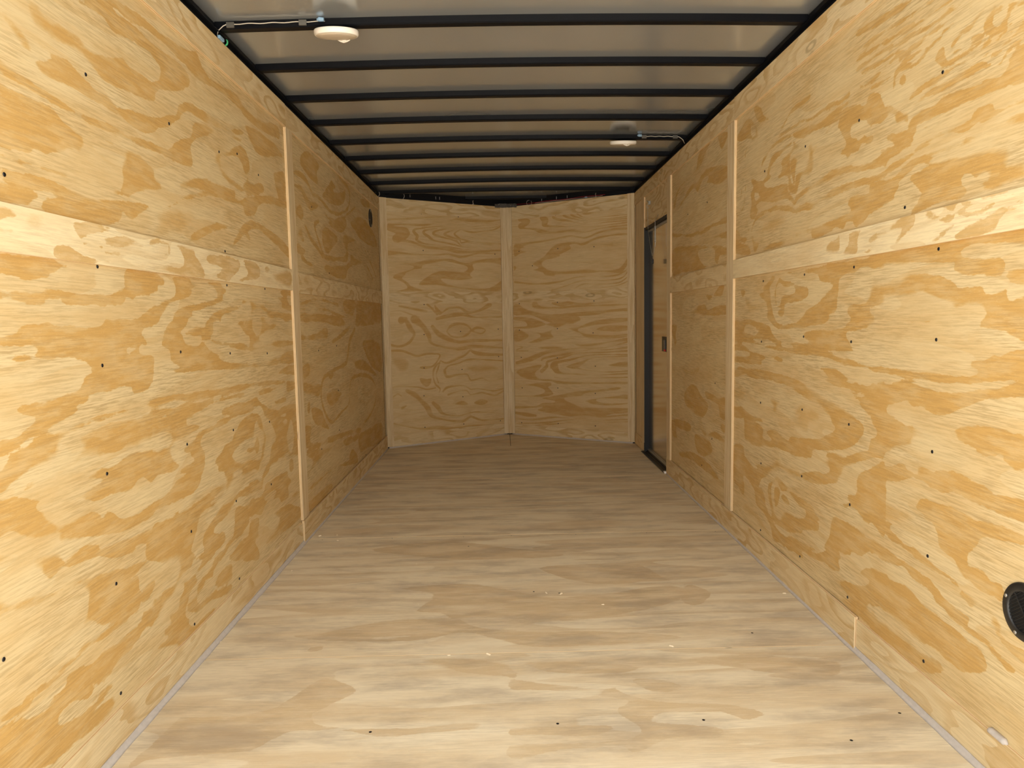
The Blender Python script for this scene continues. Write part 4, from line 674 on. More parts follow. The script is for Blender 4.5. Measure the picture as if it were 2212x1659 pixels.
SCREWS = {
 'LU': [(1.737, 1.625), (2.155, 1.624), (2.922, 1.628), (2.525, 1.628), (2.697, 1.66), (2.53, 1.29), (1.429, 1.335)],
 'LL': [(1.729, 1.179), (2.53, 1.172), (2.932, 1.176), (2.14, 0.956), (1.72, 0.943), (2.526, 0.933), (2.921, 0.914), (1.707, 0.681), (2.146, 0.675), (2.517, 0.66), (2.907, 0.633), (2.891, 0.375), (2.138, 0.406), (2.507, 0.405), (1.713, 0.404), (2.497, 0.122), (2.122, 0.119), (1.316, 0.407), (1.699, 0.129)],
 'RU': [(1.765, 1.612), (2.169, 1.608), (2.547, 1.621), (2.935, 1.614), (1.91, 1.313)],
 'RL': [(1.756, 1.189), (2.177, 1.175), (2.534, 1.174), (2.933, 1.172), (1.752, 0.966), (2.183, 0.947), (2.531, 0.954), (2.944, 0.923), (1.752, 0.684), (2.184, 0.689), (2.531, 0.691), (2.945, 0.667), (1.755, 0.413), (2.165, 0.438), (2.524, 0.448), (2.93, 0.412), (1.756, 0.132), (2.164, 0.139), (2.526, 0.148), (2.924, 0.126)],
 'LFU': [(3.719, 1.625), (4.037, 1.309)],
 'LFL': [(4.143, 0.898), (3.734, 0.889), (4.144, 0.638), (4.127, 0.406), (3.713, 0.37), (4.878, 0.115)],
 'RFU': [(3.745, 1.62), (4.132, 1.614)],
 'RFL': [(3.816, 0.219), (3.583, 0.691), (3.631, 0.397), (4.395, -0.035)],
 'VLU': [(0.378, 1.608), (1.064, 1.6), (0.712, 1.901), (0.371, 1.904)],
 'VLL': [(0.372, 1.165), (0.707, 0.935), (1.082, 0.946), (0.364, 0.917), (1.081, 0.704), (0.712, 0.609), (0.355, 0.64), (0.347, 0.407), (0.714, 0.372), (0.347, 0.141), (0.716, 0.134), (1.087, 0.128)],
 'VRU': [(0.123, 1.62), (0.501, 1.62), (0.833, 1.614), (0.254, 1.489), (0.483, 1.899)],
 'VRL': [(0.118, 1.166), (0.491, 1.168), (0.829, 1.17), (0.114, 0.934), (0.488, 0.944), (0.819, 0.906), (0.128, 0.693), (0.484, 0.693), (0.837, 0.628), (0.132, 0.422), (0.485, 0.433), (0.835, 0.398), (0.121, 0.109), (0.485, 0.123), (0.833, 0.123)],
 'FL': [(1.081, 1.734), (1.457, 1.734), (0.604, 1.718), (1.97, 1.743), (1.789, 1.631), (1.756, 2.227), (1.059, 2.621), (1.155, 2.601), (0.784, 3.181)],
}

# ---------------------------------------------------------------- wall frames: board coordinates (s along the wall, t up) -> world
def frame(o, s, t, n): return dict(o=np.array(o, float), s=np.array(s, float), t=np.array(t, float), n=np.array(n, float))
lv = math.hypot(VX, N); rv = math.hypot(W-VX, N)
FR = dict(
    L=frame((0, 0, 0), (0, 1, 0), (0, 0, 1), (1, 0, 0)),
    R=frame((W, 0, 0), (0, 1, 0), (0, 0, 1), (-1, 0, 0)),
    VL=frame((0, D, 0), (VX/lv, N/lv, 0), (0, 0, 1), (N/lv, -VX/lv, 0)),
    VR=frame((VX, D+N, 0), ((W-VX)/rv, -N/rv, 0), (0, 0, 1), (-N/rv, -(W-VX)/rv, 0)),
    F=frame((0, 0, 0), (1, 0, 0), (0, 1, 0), (0, 0, 1)))

def curve(v, closed):
    """Insert Catmull-Rom midpoints so that the outlines run smoothly."""
    n = len(v)
    if n < 3: return v
    i = np.arange(n if closed else n-1)
    g_ = (lambda k: v[k % n]) if closed else (lambda k: v[np.clip(k, 0, n-1)])
    mid = (9*(g_(i)+g_(i+1))-g_(i-1)-g_(i+2))/16
    out = np.empty((n+len(mid), v.shape[1])); out[0::2] = v; out[1::2] = mid
    return out
def shapes(key):
    out = []
    for line in GRAIN.get(key, '').strip().split('\n'):
        if not line: continue
        k_ = line[0]; v = np.array(line[1:].split(), float)/1000
        v = v.reshape(-1, 3 if k_ in 'BQ' else 2)
        for _ in range(2): v = curve(v, k_ not in 'BQ')
        out.append((k_, v))
    return out
def seg_dist(P, A, Bq):
    d = Bq-A; L2 = (d*d).sum(1)+1e-12
    t = np.clip(((P[:, None, :]-A[None])*d[None]).sum(2)/L2[None], 0, 1)
    q = A[None]+t[..., None]*d[None]-P[:, None, :]
    return np.sqrt((q*q).sum(2)), t
def field(key, P):
    """Signed distance of every board point to the edges of the late-wood figure (negative inside)."""
    g = np.full(len(P), .05); gs = np.full(len(P), .05)
    for k_, v in shapes(key):
        mar = .055+(v[:, 2].max() if k_ in 'BQ' else 0)
        lo = v[:, :2].min(0)-mar; hi = v[:, :2].max(0)+mar
        ix = np.where((P[:, 0] > lo[0]) & (P[:, 0] < hi[0]) & (P[:, 1] > lo[1]) & (P[:, 1] < hi[1]))[0]
        if not len(ix): continue
        Q = P[ix]
        if k_ in 'BQ':
            d, t = seg_dist(Q, v[:-1, :2], v[1:, :2]); w = v[:-1, 2][None]+t*(v[1:, 2]-v[:-1, 2])[None]
            sd = (d-w*(1.12 if key[0] == 'V' else 1)).min(1)
        else:
            A = v; Bq = np.roll(v, -1, 0); d, _ = seg_dist(Q, A, Bq); d = d.min(1)
            x, y = Q[:, :1], Q[:, 1:]
            c = (A[None, :, 1] > y) != (Bq[None, :, 1] > y)
            with np.errstate(divide='ignore', invalid='ignore'):
                xi = (Bq[None, :, 0]-A[None, :, 0])*(y-A[None, :, 1])/(Bq[None, :, 1]-A[None, :, 1]+1e-15)+A[None, :, 0]
            ins = (c & (x < xi)).sum(1) % 2 == 1
            sd = np.where(ins, -d, d)
        if k_ in 'DB': g[ix] = np.minimum(g[ix], sd)
        elif k_ in 'PQ': g[ix] = np.maximum(g[ix], -sd); gs[ix] = np.maximum(gs[ix], -sd)
        else: gs[ix] = np.minimum(gs[ix], sd)
    return g, gs

def board(name, fr, s0, s1, t0, t1, off, thick, mat, parent, key=None, res=None, vertical=False, hole=None, seed=None, slack=None):
    """A flat sheet or strip of plywood: front face (a grid where the grain is carried per vertex), four edges, back."""
    f = FR[fr]; seed = random.random()*40 if seed is None else seed
    ns = max(1, round((s1-s0)/res)) if res else 1; nt = max(1, round((t1-t0)/res)) if res else 1
    S, T = np.meshgrid(np.linspace(s0, s1, ns+1), np.linspace(t0, t1, nt+1), indexing='ij')
    P2 = np.stack([S.ravel(), T.ravel()], 1)
    flip = np.cross(f['s'], f['t'])@f['n'] < 0
    o_, e_ = f['o'], 1.0
    P = f['o']+P2[:, :1]*f['s']+P2[:, 1:]*f['t']+off*f['n']
    idx = np.arange((ns+1)*(nt+1)).reshape(ns+1, nt+1)
    quads = np.stack([idx[:-1, :-1], idx[1:, :-1], idx[1:, 1:], idx[:-1, 1:]], -1).reshape(-1, 4)
    # rim: four corner pairs with their own vertices
    c2 = np.array([(s0, t0), (s1, t0), (s1, t1), (s0, t1)])
    base = len(P); ex = []; eq = []; euv = []
    for i in range(4):
        a, b = c2[i], c2[(i+1) % 4]; L_ = np.hypot(*(b-a)); s = base+len(ex)
        for q, dz in ((a, 0), (b, 0), (b, thick), (a, thick)):
            ex.append(f['o']+q[0]*f['s']+q[1]*f['t']+(off-dz)*f['n'])
        eq.append((s+1, s, s+3, s+2)); euv += [(L_, 0), (0, 0), (0, thick), (L_, thick)]
    s = base+len(ex)
    for q in c2: ex.append(f['o']+q[0]*f['s']+q[1]*f['t']+(off-thick)*f['n'])
    eq.append((s+3, s+2, s+1, s)); euv += [tuple(c2[i]) for i in (3, 2, 1, 0)]
    V = np.vstack([P, np.array(ex)]); Q = np.vstack([quads, np.array(eq)])
    if flip: Q = Q[:, ::-1]
    me = bpy.data.meshes.new(name)
    me.from_pydata(V.tolist(), [], Q.tolist()); me.update()
    uvl = me.uv_layers.new(name='board')
    loops = np.zeros(len(Q)*4, int); me.loops.foreach_get('vertex_index', loops)
    U = np.zeros((len(loops), 2)); nf = len(quads)*4
    pv = loops[:nf]
    U[:nf] = P2[pv]
    if vertical: U[:nf] = U[:nf][:, ::-1]
    U[:nf] += (seed, seed*.73)
    eu = np.array(euv).reshape(-1, 4, 2)
    if flip: eu = eu[:, ::-1]
    U[nf:] = eu.reshape(-1, 2)+(seed, 0)
    uvl.data.foreach_set('uv', U.ravel())
    mi = np.zeros(len(Q), int); mi[len(quads):] = 1; me.polygons.foreach_set('material_index', mi)
    if key:
        g, gs = field(key, P2); z = np.full(len(ex), .05)
        for nm, a in (('grain', g), ('softgrain', gs)):
            at = me.attributes.new(nm, 'FLOAT', 'POINT'); at.data.foreach_set('value', np.concatenate([a, z]).astype(np.float32))
    return link(name, me, parent, [mat, M_EDGE])

# ---------------------------------------------------------------- screws (one shared mesh: domed head with a cross recess)
bm = bmesh.new(); lathe(bm, [(0.0046, -.002), (.0046, .0004), (.0040, .0012), (.0022, .0016), (0, .0017)], 14)
for a in (0, 1):
    x, y = (.0026, .0006) if a == 0 else (.0006, .0026)
    bm_box(bm, -x, x, -y, y, .0012, .00195)
bmesh.ops.recalc_face_normals(bm, faces=bm.faces[:])
ME_SCREW = bpy.data.meshes.new('screw'); bm.to_mesh(ME_SCREW); bm.free(); ME_SCREW.materials.append(M_SCREW)
def put_screws(parent, fr, lst, off, lo, hi):
    f = FR[fr]; R = Matrix([list(f['s']), list(np.cross(f['n'], f['s'])), list(f['n'])]).transposed().to_4x4()
    for s, t in lst:
        if not (lo[0] < s < hi[0] and lo[1] < t < hi[1]): continue
        o = bpy.data.objects.new('screw', ME_SCREW); COL.objects.link(o); o.parent = parent
        m = R @ Matrix.Rotation(random.random()*3, 4, 'Z'); m.translation = Vector(f['o']+s*f['s']+t*f['t']+(off)*f['n']); o.matrix_world = m

# ================================================================= SETTING
# yard outside the rear opening
g = box('ground', -14, 16, -26, 14, -.65, -.55, M_GROUND); tag(g, kind='structure', label='pale concrete yard outside the open rear of the trailer')

# ---- floor: plywood sheets laid across the trailer on a deck
fl = box('floor', -.03, W+.03, Y0, D+N+.02, -.06, -.020, M_SKIN); tag(fl, 'trailer floor of wide pine plywood sheets laid crosswise', kind='structure')
ys = [Y0, 2.128, 3.345, 4.560, D+.006]
for i in range(4):
    o = board('floor_panel', 'F', -.01, W+.01, ys[i]+(.0028 if i else 0), ys[i+1]-.0028, 0, .019, M_FLOOR, fl, 'FL', .012)
    put_screws(o, 'F', SCREWS['FL'], -.0012, (0, ys[i]), (W, ys[i+1]))
    xs_ = [.12+.3*j for j in range(7)]
    put_screws(o, 'F', [(x+random.uniform(-.05, .05), ys[i+1]-.02) for x in xs_] if i else [], -.0016, (0, 0), (W, 9))
bm = bmesh.new()                                   # the triangle in the nose, in two halves
for a, b_ in (((0, D+.008), (VX-.002, D+.008)), ((VX+.002, D+.008), (W, D+.008))):
    ap = (VX-.002 if a[0] == 0 else VX+.002, D+N)
    tri = [(*a, 0), (*b_, 0), (*ap, 0)]
    vs = [bm.verts.new(p) for p in tri]; f1 = bm.faces.new(vs); r = bmesh.ops.extrude_face_region(bm, geom=[f1])
    bmesh.ops.translate(bm, verts=[v for v in r['geom'] if isinstance(v, bmesh.types.BMVert)], vec=(0, 0, -.019))
bmesh.ops.recalc_face_normals(bm, faces=bm.faces[:])
ul = bm.loops.layers.uv.new('board')
for f1 in bm.faces:
    for lp in f1.loops: lp[ul].uv = (lp.vert.co.x+3, lp.vert.co.y+9)
lay = bm.verts.layers.float.new('grain'); lay2 = bm.verts.layers.float.new('softgrain')
for v in bm.verts: v[lay] = .05; v[lay2] = .05
bm_obj('floor_panel', bm, M_FLOOR, fl)

# ---- side walls
def side(fr, nm, key, xs):
    wl_ = box(nm, xs[0], xs[1], Y0, D+.03, -.06, 2.06, M_SKIN) if fr == 'L' else None
    if fr == 'R':
        bm = bmesh.new(); bm_box(bm, xs[0], xs[1], Y0, 4.60, -.06, 2.06); bm_box(bm, xs[0], xs[1], 5.36, D+.03, -.06, 2.06)
        bm_box(bm, xs[0], xs[1], 4.60, 5.36, 1.69, 2.06); bm_box(bm, xs[0], xs[1], 4.60, 5.36, -.06, .0)
        wl_ = bm_obj(nm, bm, M_SKIN)
    tag(wl_, ('left' if fr == 'L' else 'right')+' trailer wall lined with pine plywood panels and strips', kind='structure')
    return wl_
wL = side('L', 'wall_left', 'L', (-.06, -.018))
wR = side('R', 'wall_right', 'R', (W+.018, W+.06))
TH = .009
def panels(wall, fr, key, s0, s1, mat, res, rows=((1.228, 1.95), (.05, 1.226))):
    for (t0, t1), kk in zip(rows, 'UL'):
        o = board('plywood_panel', fr, s0, s1, t0, t1, PO, TH, mat, wall, key+kk, res)
        put_screws(o, fr, SCREWS.get(key+kk, []), PO, (s0, t0), (s1, t1))
panels(wL, 'L', 'L', Y0, 3.333, M_WALL, .009)
panels(wL, 'L', 'LF', 3.337, D-.002, M_WALL, .009)
panels(wR, 'R', 'R', Y0, 3.333, M_WALL, .009)
panels(wR, 'R', 'RF', 3.337, 4.60, M_WALL, .009)
ST = .011
def strip(wall, fr, s0, s1, t0, t1, mat=None, key=None, name='plywood_strip', off=SO, vertical=False, res=None, th=ST):
    return board(name, fr, s0, s1, t0, t1, off, th, mat or M_STRIP, wall, key, res, vertical)
for wall, fr, mk in ((wL, 'L', 'LM'), (wR, 'R', 'RM')):
    strip(wall, fr, Y0, 3.293, 1.913, H)                            # top strip, near length
    strip(wall, fr, 3.297, D-.002, 1.914, H, off=SO-.0025)
    strip(wall, fr, Y0, 3.284 if fr == 'L' else 3.288, 1.183 if fr == 'L' else 1.202, 1.278 if fr == 'L' else 1.286, M_STRIPT, mk, res=.010)
    b_ = strip(wall, fr, 3.287, 3.384, .108, 1.911, M_BATT, name='batten', vertical=True, off=SO)
    strip(wall, fr, 3.386, D-.004 if fr == 'L' else 4.512, 1.175 if fr == 'L' else 1.180, 1.270 if fr == 'L' else 1.276, M_STRIP)
# around the side door
strip(wR, 'R', 4.514, 4.606, .012, 1.911, M_BATT, name='batten', vertical=True)
strip(wR, 'R', 5.345, 5.425, .012, 1.916, M_BATT, name='batten', vertical=True)
board('plywood_panel', 'R', 5.36, D-.002, .012, 1.95, PO, TH, M_BATT, wR, vertical=True)
board('plywood_panel', 'R', 4.60, 5.36, 1.80, 1.95, PO, TH, M_STRIP, wR)
board('plywood_panel', 'R', 4.60, 5.348, 1.690, 1.798, PO+.001, TH, M_STRIP, wR)

# ---- V nose
def vwall(nm, fr, key, Ls, lab):
    f = FR[fr]
    bm = bmesh.new(); P = []
    for s, d_ in ((-.02, .018), (Ls+.02, .018), (Ls+.02, .06), (-.02, .06)): P.append(f['o']+s*f['s']-d_*f['n'])
    lo = [bm.verts.new((p[0], p[1], -.06)) for p in P]; hi = [bm.verts.new((p[0], p[1], 2.06)) for p in P]
    bm.faces.new(lo); bm.faces.new(hi)
    for i in range(4): bm.faces.new((lo[i], lo[(i+1) % 4], hi[(i+1) % 4], hi[i]))
    wv = bm_obj(nm, bm, M_SKIN); tag(wv, lab, kind='structure')
    panels(wv, fr, key, .0, Ls, M_FRONT, .0036)
    strip(wv, fr, .0, Ls, 1.903 if fr == 'VL' else 1.897, H-.001, off=SO-.006)
    strip(wv, fr, .0, Ls, 1.174 if fr == 'VL' else 1.180, 1.270, off=SO-.006)
    return wv
wVL = vwall('wall_front_left', 'VL', 'VL', lv, 'left half of the V-shaped front wall in pine plywood')
wVR = vwall('wall_front_right', 'VR', 'VR', rv, 'right half of the V-shaped front wall in amber pine plywood')
# corner battens and the centre batten
strip(wVL, 'VL', .004, .062, .012, H, M_BATT, name='batten', vertical=True, off=SO+.003)
strip(wVR, 'VR', rv-.062, rv-.004, .012, H, M_BATT, name='batten', vertical=True, off=SO+.003)
bm = bmesh.new()
ce = [(VX-.046, D+N-.036), (VX+.046, D+N-.036), (VX+.050, D+N-.026), (VX+.012, D+N), (VX-.012, D+N), (VX-.050, D+N-.026)]
lo = [bm.verts.new((*p, .012)) for p in ce]; hi = [bm.verts.new((*p, H-.001)) for p in ce]
bm.faces.new(lo); bm.faces.new(hi)
for i in range(6): bm.faces.new((lo[i], lo[(i+1) % 6], hi[(i+1) % 6], hi[i]))
ul = bm.loops.layers.uv.new('board')
for f1 in bm.faces:
    for lp in f1.loops: lp[ul].uv = (lp.vert.co.z+5.3, lp.vert.co.x+2.1)
bm_obj('batten', bm, M_BATT, wVL)

# ---- baseboards (plywood strips) and the grey cove along the floor
def base(nm, lab):
    o = empty(nm); tag(o, lab, kind='structure'); return o
bL = base('baseboard_left', 'low plywood strip along the foot of the left wall')
strip(bL, 'L', Y0, 3.281, .006, .098, off=SO-.003); strip(bL, 'L', 3.284, D-.004, .006, .106, off=SO+.004)
bR = base('baseboard_right', 'low plywood strip along the foot of the right wall')
strip(bR, 'R', Y0, 2.087, .006, .100, off=SO-.003); strip(bR, 'R', 2.090, 4.600, .006, .106, off=SO+.003)
strip(bR, 'R', 5.43, D-.004, .006, .095, off=SO)
bF = base('baseboard_front', 'low plywood strip along the foot of the V nose')
strip(bF, 'VL', .06, lv-.04, .006, .104, off=SO-.004); strip(bF, 'VR', .04, rv-.06, .006, .090, off=SO-.004)
def cove(nm, fr, s0, s1, lab, w=.0145, h=.012, off=.002):
    f = FR[fr]; bm = bmesh.new(); n = max(2, int((s1-s0)/.05)); rows = []
    for i in range(n+1):
        s = s0+(s1-s0)*i/n; jw = 1+.06*math.sin(i*1.7+s)+random.uniform(-.04, .04)
        prof = [(off, 0), (off+w*jw, 0), (off+w*.62*jw, h*.22), (off+w*.30, h*.55), (off+.0035, h*jw), (off, h*jw)]
        rows.append([bm.verts.new(f['o']+s*f['s']+z*np.array([0, 0, 1])+d_*f['n']) for d_, z in prof])
    for A, Bq in zip(rows, rows[1:]):
        for j in range(6): bm.faces.new((A[j], A[(j+1) % 6], Bq[(j+1) % 6], Bq[j]))
    bm.faces.new(rows[0]); bm.faces.new(rows[-1])
    o = bm_obj(nm, bm, M_TRIM, smooth=True); tag(o, lab, kind='structure')
    for p_ in o.data.polygons: p_.use_smooth = abs(p_.normal.x*f['s'][0]+p_.normal.y*f['s'][1]) < .5
    return o
cove('trim_1', 'L', Y0, D-.01, 'grey sealant bead along the left edge of the floor')
cove('trim_2', 'R', Y0, 4.59, 'grey sealant bead along the right edge of the floor')
cove('trim_3', 'VL', .02, lv-.03, 'thin grey sealant bead at the foot of the left nose wall', .011, .010)
cove('trim_4', 'VR', .03, rv-.02, 'thin grey sealant bead at the foot of the right nose wall', .011, .010)

# ---- ceiling: crowned roof sheet on black cross bows, with black rails along the walls
ZB, CR = 2.035, .012
crown = lambda x: CR*(1-(2*min(max(x, 0), W)/W-1)**2)
bm = bmesh.new(); nx = 24; yy = [Y0-.02, 2.9, D, D+N+.05]; rows = []
for y in yy:
    rows.append([bm.verts.new((-.06+(W+.12)*i/nx, y, ZB+.0252+crown(-.06+(W+.12)*i/nx))) for i in range(nx+1)])
top = [[bm.verts.new((v.co.x, v.co.y, v.co.z+.012)) for v in r] for r in rows]
for A, Bq in zip(rows, rows[1:]):
    for i in range(nx): bm.faces.new((A[i], Bq[i], Bq[i+1], A[i+1]))
for A, Bq in zip(top, top[1:]):
    for i in range(nx): bm.faces.new((A[i], A[i+1], Bq[i+1], Bq[i]))
for A, Bq in ((rows[0], top[0]), (rows[-1], top[-1])):
    for i in range(nx): bm.faces.new((A[i], A[i+1], Bq[i+1], Bq[i]))
for i in (0, nx):
    for a in range(len(yy)-1): bm.faces.new((rows[a][i], rows[a+1][i], top[a+1][i], top[a][i]))
ce = bm_obj('ceiling', bm, M_ROOF, smooth=False); tag(ce, 'grey sheet metal trailer roof carried on black cross bows', kind='structure')
def bow(y, x0=.0, x1=W):
    bm = bmesh.new(); n = 14; rows = []
    for i in range(n+1):
        x = x0+(x1-x0)*i/n; z = ZB+crown(x)
        c_ = .004
        rows.append([bm.verts.new((x, y+a, z+b)) for a, b in ((c_, 0), (.038-c_, 0), (.038, c_), (.038, .0253), (0, .0253), (0, c_))])
    for A, Bq in zip(rows, rows[1:]):
        for j in range(6): bm.faces.new((A[j], A[(j+1) % 6], Bq[(j+1) % 6], Bq[j]))
    bm.faces.new(rows[0]); bm.faces.new(rows[-1])
    bm_obj('roof_bow', bm, M_BLACK, ce)
BY = [2.531, 2.934, 3.334, 3.730, 4.137, 4.540, 4.951, 5.358, 5.745]
for y in [1.33, 1.73, 2.13]+BY: bow(y)
bow(6.13, .66, 1.36)
def rail(pts, nm='roof_rail', nose=False):
    # pts: footprint polygon (x, y)
    bm = bmesh.new()
    lo = [bm.verts.new((*p, H+.003)) for p in pts]; hi = [bm.verts.new((*p, ZB+.0253+(.014 if p[1] > D+.03 or nose else 0))) for p in pts]
    bm.faces.new(lo); bm.faces.new(hi); n = len(pts)
    for i in range(n): bm.faces.new((lo[i], lo[(i+1) % n], hi[(i+1) % n], hi[i]))
    return bm_obj(nm, bm, M_RAIL, ce)
for sx, fr in ((1, 'L'), (-1, 'R')):
    X = (lambda v: v) if sx == 1 else (lambda v: W-v)
    rail([(X(-.045), Y0), (X(-.004), Y0), (X(-.004), D+.02), (X(-.045), D+.02)])
    bm = bmesh.new(); a, b_ = sorted((X(-.006), X(.014))); bm_box(bm, a, b_, Y0, D+.0, ZB-.0065, ZB-.0035); bm_obj('rail_flange', bm, M_BLACK, ce)
    f = FR['V'+fr]; Ls = lv if fr == 'L' else rv
    q = [f['o']+s*f['s']+d_*f['n'] for s, d_ in ((0, -.05), (Ls, -.05), (Ls, .004), (0, .004))]
    rail([(p[0], p[1]) for p in q], nose=True)

# ---- side door, set back behind the lining
DX = W+.030
dr = empty('door_1'); tag(dr, 'grey aluminium side door set in a black frame near the front', kind='structure')
box('door_panel', DX, DX+.03, 4.62, 5.43, .015, 1.70, M_DOOR, dr)
def jamb(nm, x0, x1, y0, y1, z0, z1, m): return box(nm, x0, x1, y0, y1, z0, z1, m, dr, .0015)
jamb('door_frame', W-.004, DX+.004, 5.335, 5.352, .0, 1.690, M_RUBBER)         # hinge side
jamb('seal_strip', DX-.010, DX, 5.353, 5.372, .015, 1.672, M_ALU)
jamb('seal_strip', DX-.006, DX, 5.374, 5.392, .015, 1.672, M_RUBBER)
jamb('seal_strip', DX-.012, DX, 5.394, 5.412, .015, 1.672, M_ALU)
jamb('door_frame', W+.002, DX+.004, 4.61, 5.352, 1.668, 1.690, M_RUBBER)       # head
jamb('seal_strip', DX-.010, DX, 4.62, 5.352, 1.654, 1.667, M_ALU)
jamb('door_frame', W+.004, DX+.004, 4.604, 4.626, .0, 1.690, M_RUBBER)         # latch side
# threshold
bm = bmesh.new(); bm_box(bm, W-.022, W+.006, 4.603, 5.382, .0, .006, .001); bm_box(bm, W+.004, DX+.004, 4.61, 5.352, .0, .012, .001)
bm_box(bm, DX-.014, DX-.008, 4.62, 5.352, .012, .022, .001)
bm_obj('threshold', bm, M_BPLAS, dr)
box('seal_strip', DX-.012, DX-.001, 4.62, 5.352, .020, .030, M_ALU, dr, .001)
box('sill_corner_patch', W-.022, W-.006, 4.596, 4.622, .0, .014, simple('white_filler', (.85, .80, .75), .7), dr, .002)
lt = box('door_latch', DX-.006, DX, 4.72, 4.875, .795, .896, M_BPLAS, dr, .002)
box('latch_lever', DX-.014, DX-.006, 4.76, 4.80, .815, .875, M_CLEAR, lt, .002)
box('latch_button', DX-.012, DX-.005, 4.765, 4.800, .798, .811, M_RED, lt, .002)
bm = bmesh.new()
for i in range(5): bm_box(bm, W-.006, W+.004, 5.338, 5.352, .012+i*.013, .022+i*.013, .001)
bm_obj('hinge', bm, M_BPLAS, dr)

# ================================================================= THINGS
# ---- round ceiling lights
def lamp(x, y, label, sg):
    r = empty('ceiling_light', (x, y, ZB+crown(x)-.0335)); r.rotation_euler = (math.radians(11), 0, 0); tag(r, label, 'lamp', 'round cream lights under the roof bows')
    z1 = .026
    bm = bmesh.new(); lathe(bm, [(.055, z1), (.073, z1-.001), (.0752, z1-.004), (.0752, .013), (.073, .0075), (.0695, .0055), (.0685, .0065), (.05, .0085)], 64)
    bm_obj('rim', bm, M_LAMP, r, smooth=True)
    bm = bmesh.new(); lathe(bm, [(.0688, .0075), (.0672, .0052), (.05, .0025), (.02, .0008), (0, .0006)], 64)
    bm_obj('lens', bm, M_LENS, r, smooth=True)
    bm = bmesh.new(); a = 0
    lathe(bm, [(.009, .004), (.007, .0), (.003, -.0035), (0, -.0045)], 16, c=(.012, sg*.060, .001))
    for s in (-1, 1): tube(bm, [(.012+s*.022, sg*.060, .0045), (.012+s*.012, sg*.061, .0015), (.012, sg*.060, -.0015)], [.001, .003, .004], 6)
    bm_obj('switch_tab', bm, M_LAMP, r, smooth=True)
    bm = bmesh.new(); lathe(bm, [(.035, z1+.0005), (.035, z1-.004), (.0, z1-.004)], 24); bm_obj('mount', bm, M_BLACK, r)
    return r
l1 = lamp(.408, 2.553, 'larger nearer round cream light on the left of the first black roof bow', 1)
l2 = lamp(1.668, 4.155, 'smaller farther round cream light towards the right wall, blue wire nut beside it', -1)
# ---- their feed cables, clipped to the face of the bow
def cable(y, xa, xb, label, nut_x, clips, tail):
    z = lambda x: ZB+crown(x)+.014
    r = empty('lamp_cable', (xa, y-.003, z(xa))); tag(r, label, 'cable', 'feed cables of the round lights')
    o_ = Vector((xa, y-.003, z(xa)))
    pts = [Vector((xa+(xb-xa)*i/24, y-.003, z(xa+(xb-xa)*i/24)+.0012*math.sin(i*1.1))) for i in range(25)]+[Vector(p) for p in tail]
    bm = bmesh.new(); tube(bm, [p-o_ for p in pts], .0017, 6); bm_obj('wire', bm, M_WIRE, r, True)
    for cx_ in clips:
        bm = bmesh.new(); p = Vector((cx_, y-.005, z(cx_)-.002))-o_
        bm_box(bm, p.x-.013, p.x+.013, p.y-.003, p.y+.004, p.z-.010, p.z+.008, .001); bm_obj('cable_clip', bm, M_CLEAR, r)
    bm = bmesh.new(); p = Vector((nut_x, y-.012, z(nut_x)+.002))-o_
    tube(bm, [p+Vector((-.012, 0, 0)), p+Vector((-.004, 0, .001)), p+Vector((.012, 0, .0))], [.003, .0075, .0065], 10); bm_obj('wire_nut', bm, M_BLUE, r)
    return r
cable(2.531, .375, .045, 'pale cable running from the nearer light to the left rail', .362, (.30, .055),
      [(.03, 2.528, ZB+.010), (.012, 2.53, ZB-.004), (.0, 2.55, ZB-.012)])
cable(4.137, 1.765, 1.965, 'pale cable running from the farther light to the right rail', 1.757, (1.785, 1.962),
      [(1.985, 4.133, ZB+.012), (2.005, 4.135, ZB-.002), (2.022, 4.16, ZB-.018)])
def loop(name, c, r, nrm, mat, label, cat, turns=1, rad=.0016, squash=1, parts=()):
    c = Vector(c); nrm = Vector(nrm).normalized(); u = nrm.orthogonal().normalized(); v = nrm.cross(u); n = int(20*turns)
    bm = bmesh.new()
    tube(bm, [u*math.cos(2*math.pi*i/20)*r+v*math.sin(2*math.pi*i/20)*r*squash+nrm*.004*i/20 for i in range(n+1)], rad, 6)
    o = bm_obj(name, bm, mat, smooth=True); o.location = c; tag(o, label, cat); return o
loop('wire_loop', (.003, 2.605, 2.022), .011, (.3, 1, .1), M_GREENW, 'small green wire loop poking out above the left wall beside the first bow', 'wire', 1.6, .0016)
loop('wire_loop', (.012, 5.62, 2.016), .020, (.3, 1, .0), M_WIRE, 'pale wire loop at the far left corner of the roof', 'wire', .85, .0013)
b2 = box('wire_nut', .001, .012, 2.545, 2.585, 2.012, 2.024, M_BLUE, None, .003); tag(b2, 'blue grey wire nut tucked behind the left roof rail by the first bow', 'wire nut')
# ---- wires above the nose wall
def vpt(fr, s, t, d_): f = FR[fr]; return Vector(f['o']+s*f['s']+t*f['t']+d_*f['n'])
pts = [vpt('VR', .02+.92*i/20, 2.0185+.002*math.sin(i*.9)+.006*(i/20), .010) for i in range(21)]
bm = bmesh.new(); tube(bm, pts, .0016, 6); o = bm_obj('red_wire', bm, M_REDW, smooth=True); tag(o, 'thin red wire along the top of the right nose wall', 'wire')
pts = [vpt('VR', .30+.62*i/20, 2.0145+.0015*math.sin(i*1.3), .012) for i in range(21)]
bm = bmesh.new(); tube(bm, pts, .0014, 6); o = bm_obj('pale_wire', bm, M_WIRE, smooth=True); tag(o, 'thin pale wire under the red wire on the right nose wall', 'wire')
loop('wire_loop', vpt('VR', .245, 2.022, .02), .022, (.1, 1, 0), M_WIRE, 'pale round wire loop above the right nose wall near the middle', 'wire', .9, .0013)
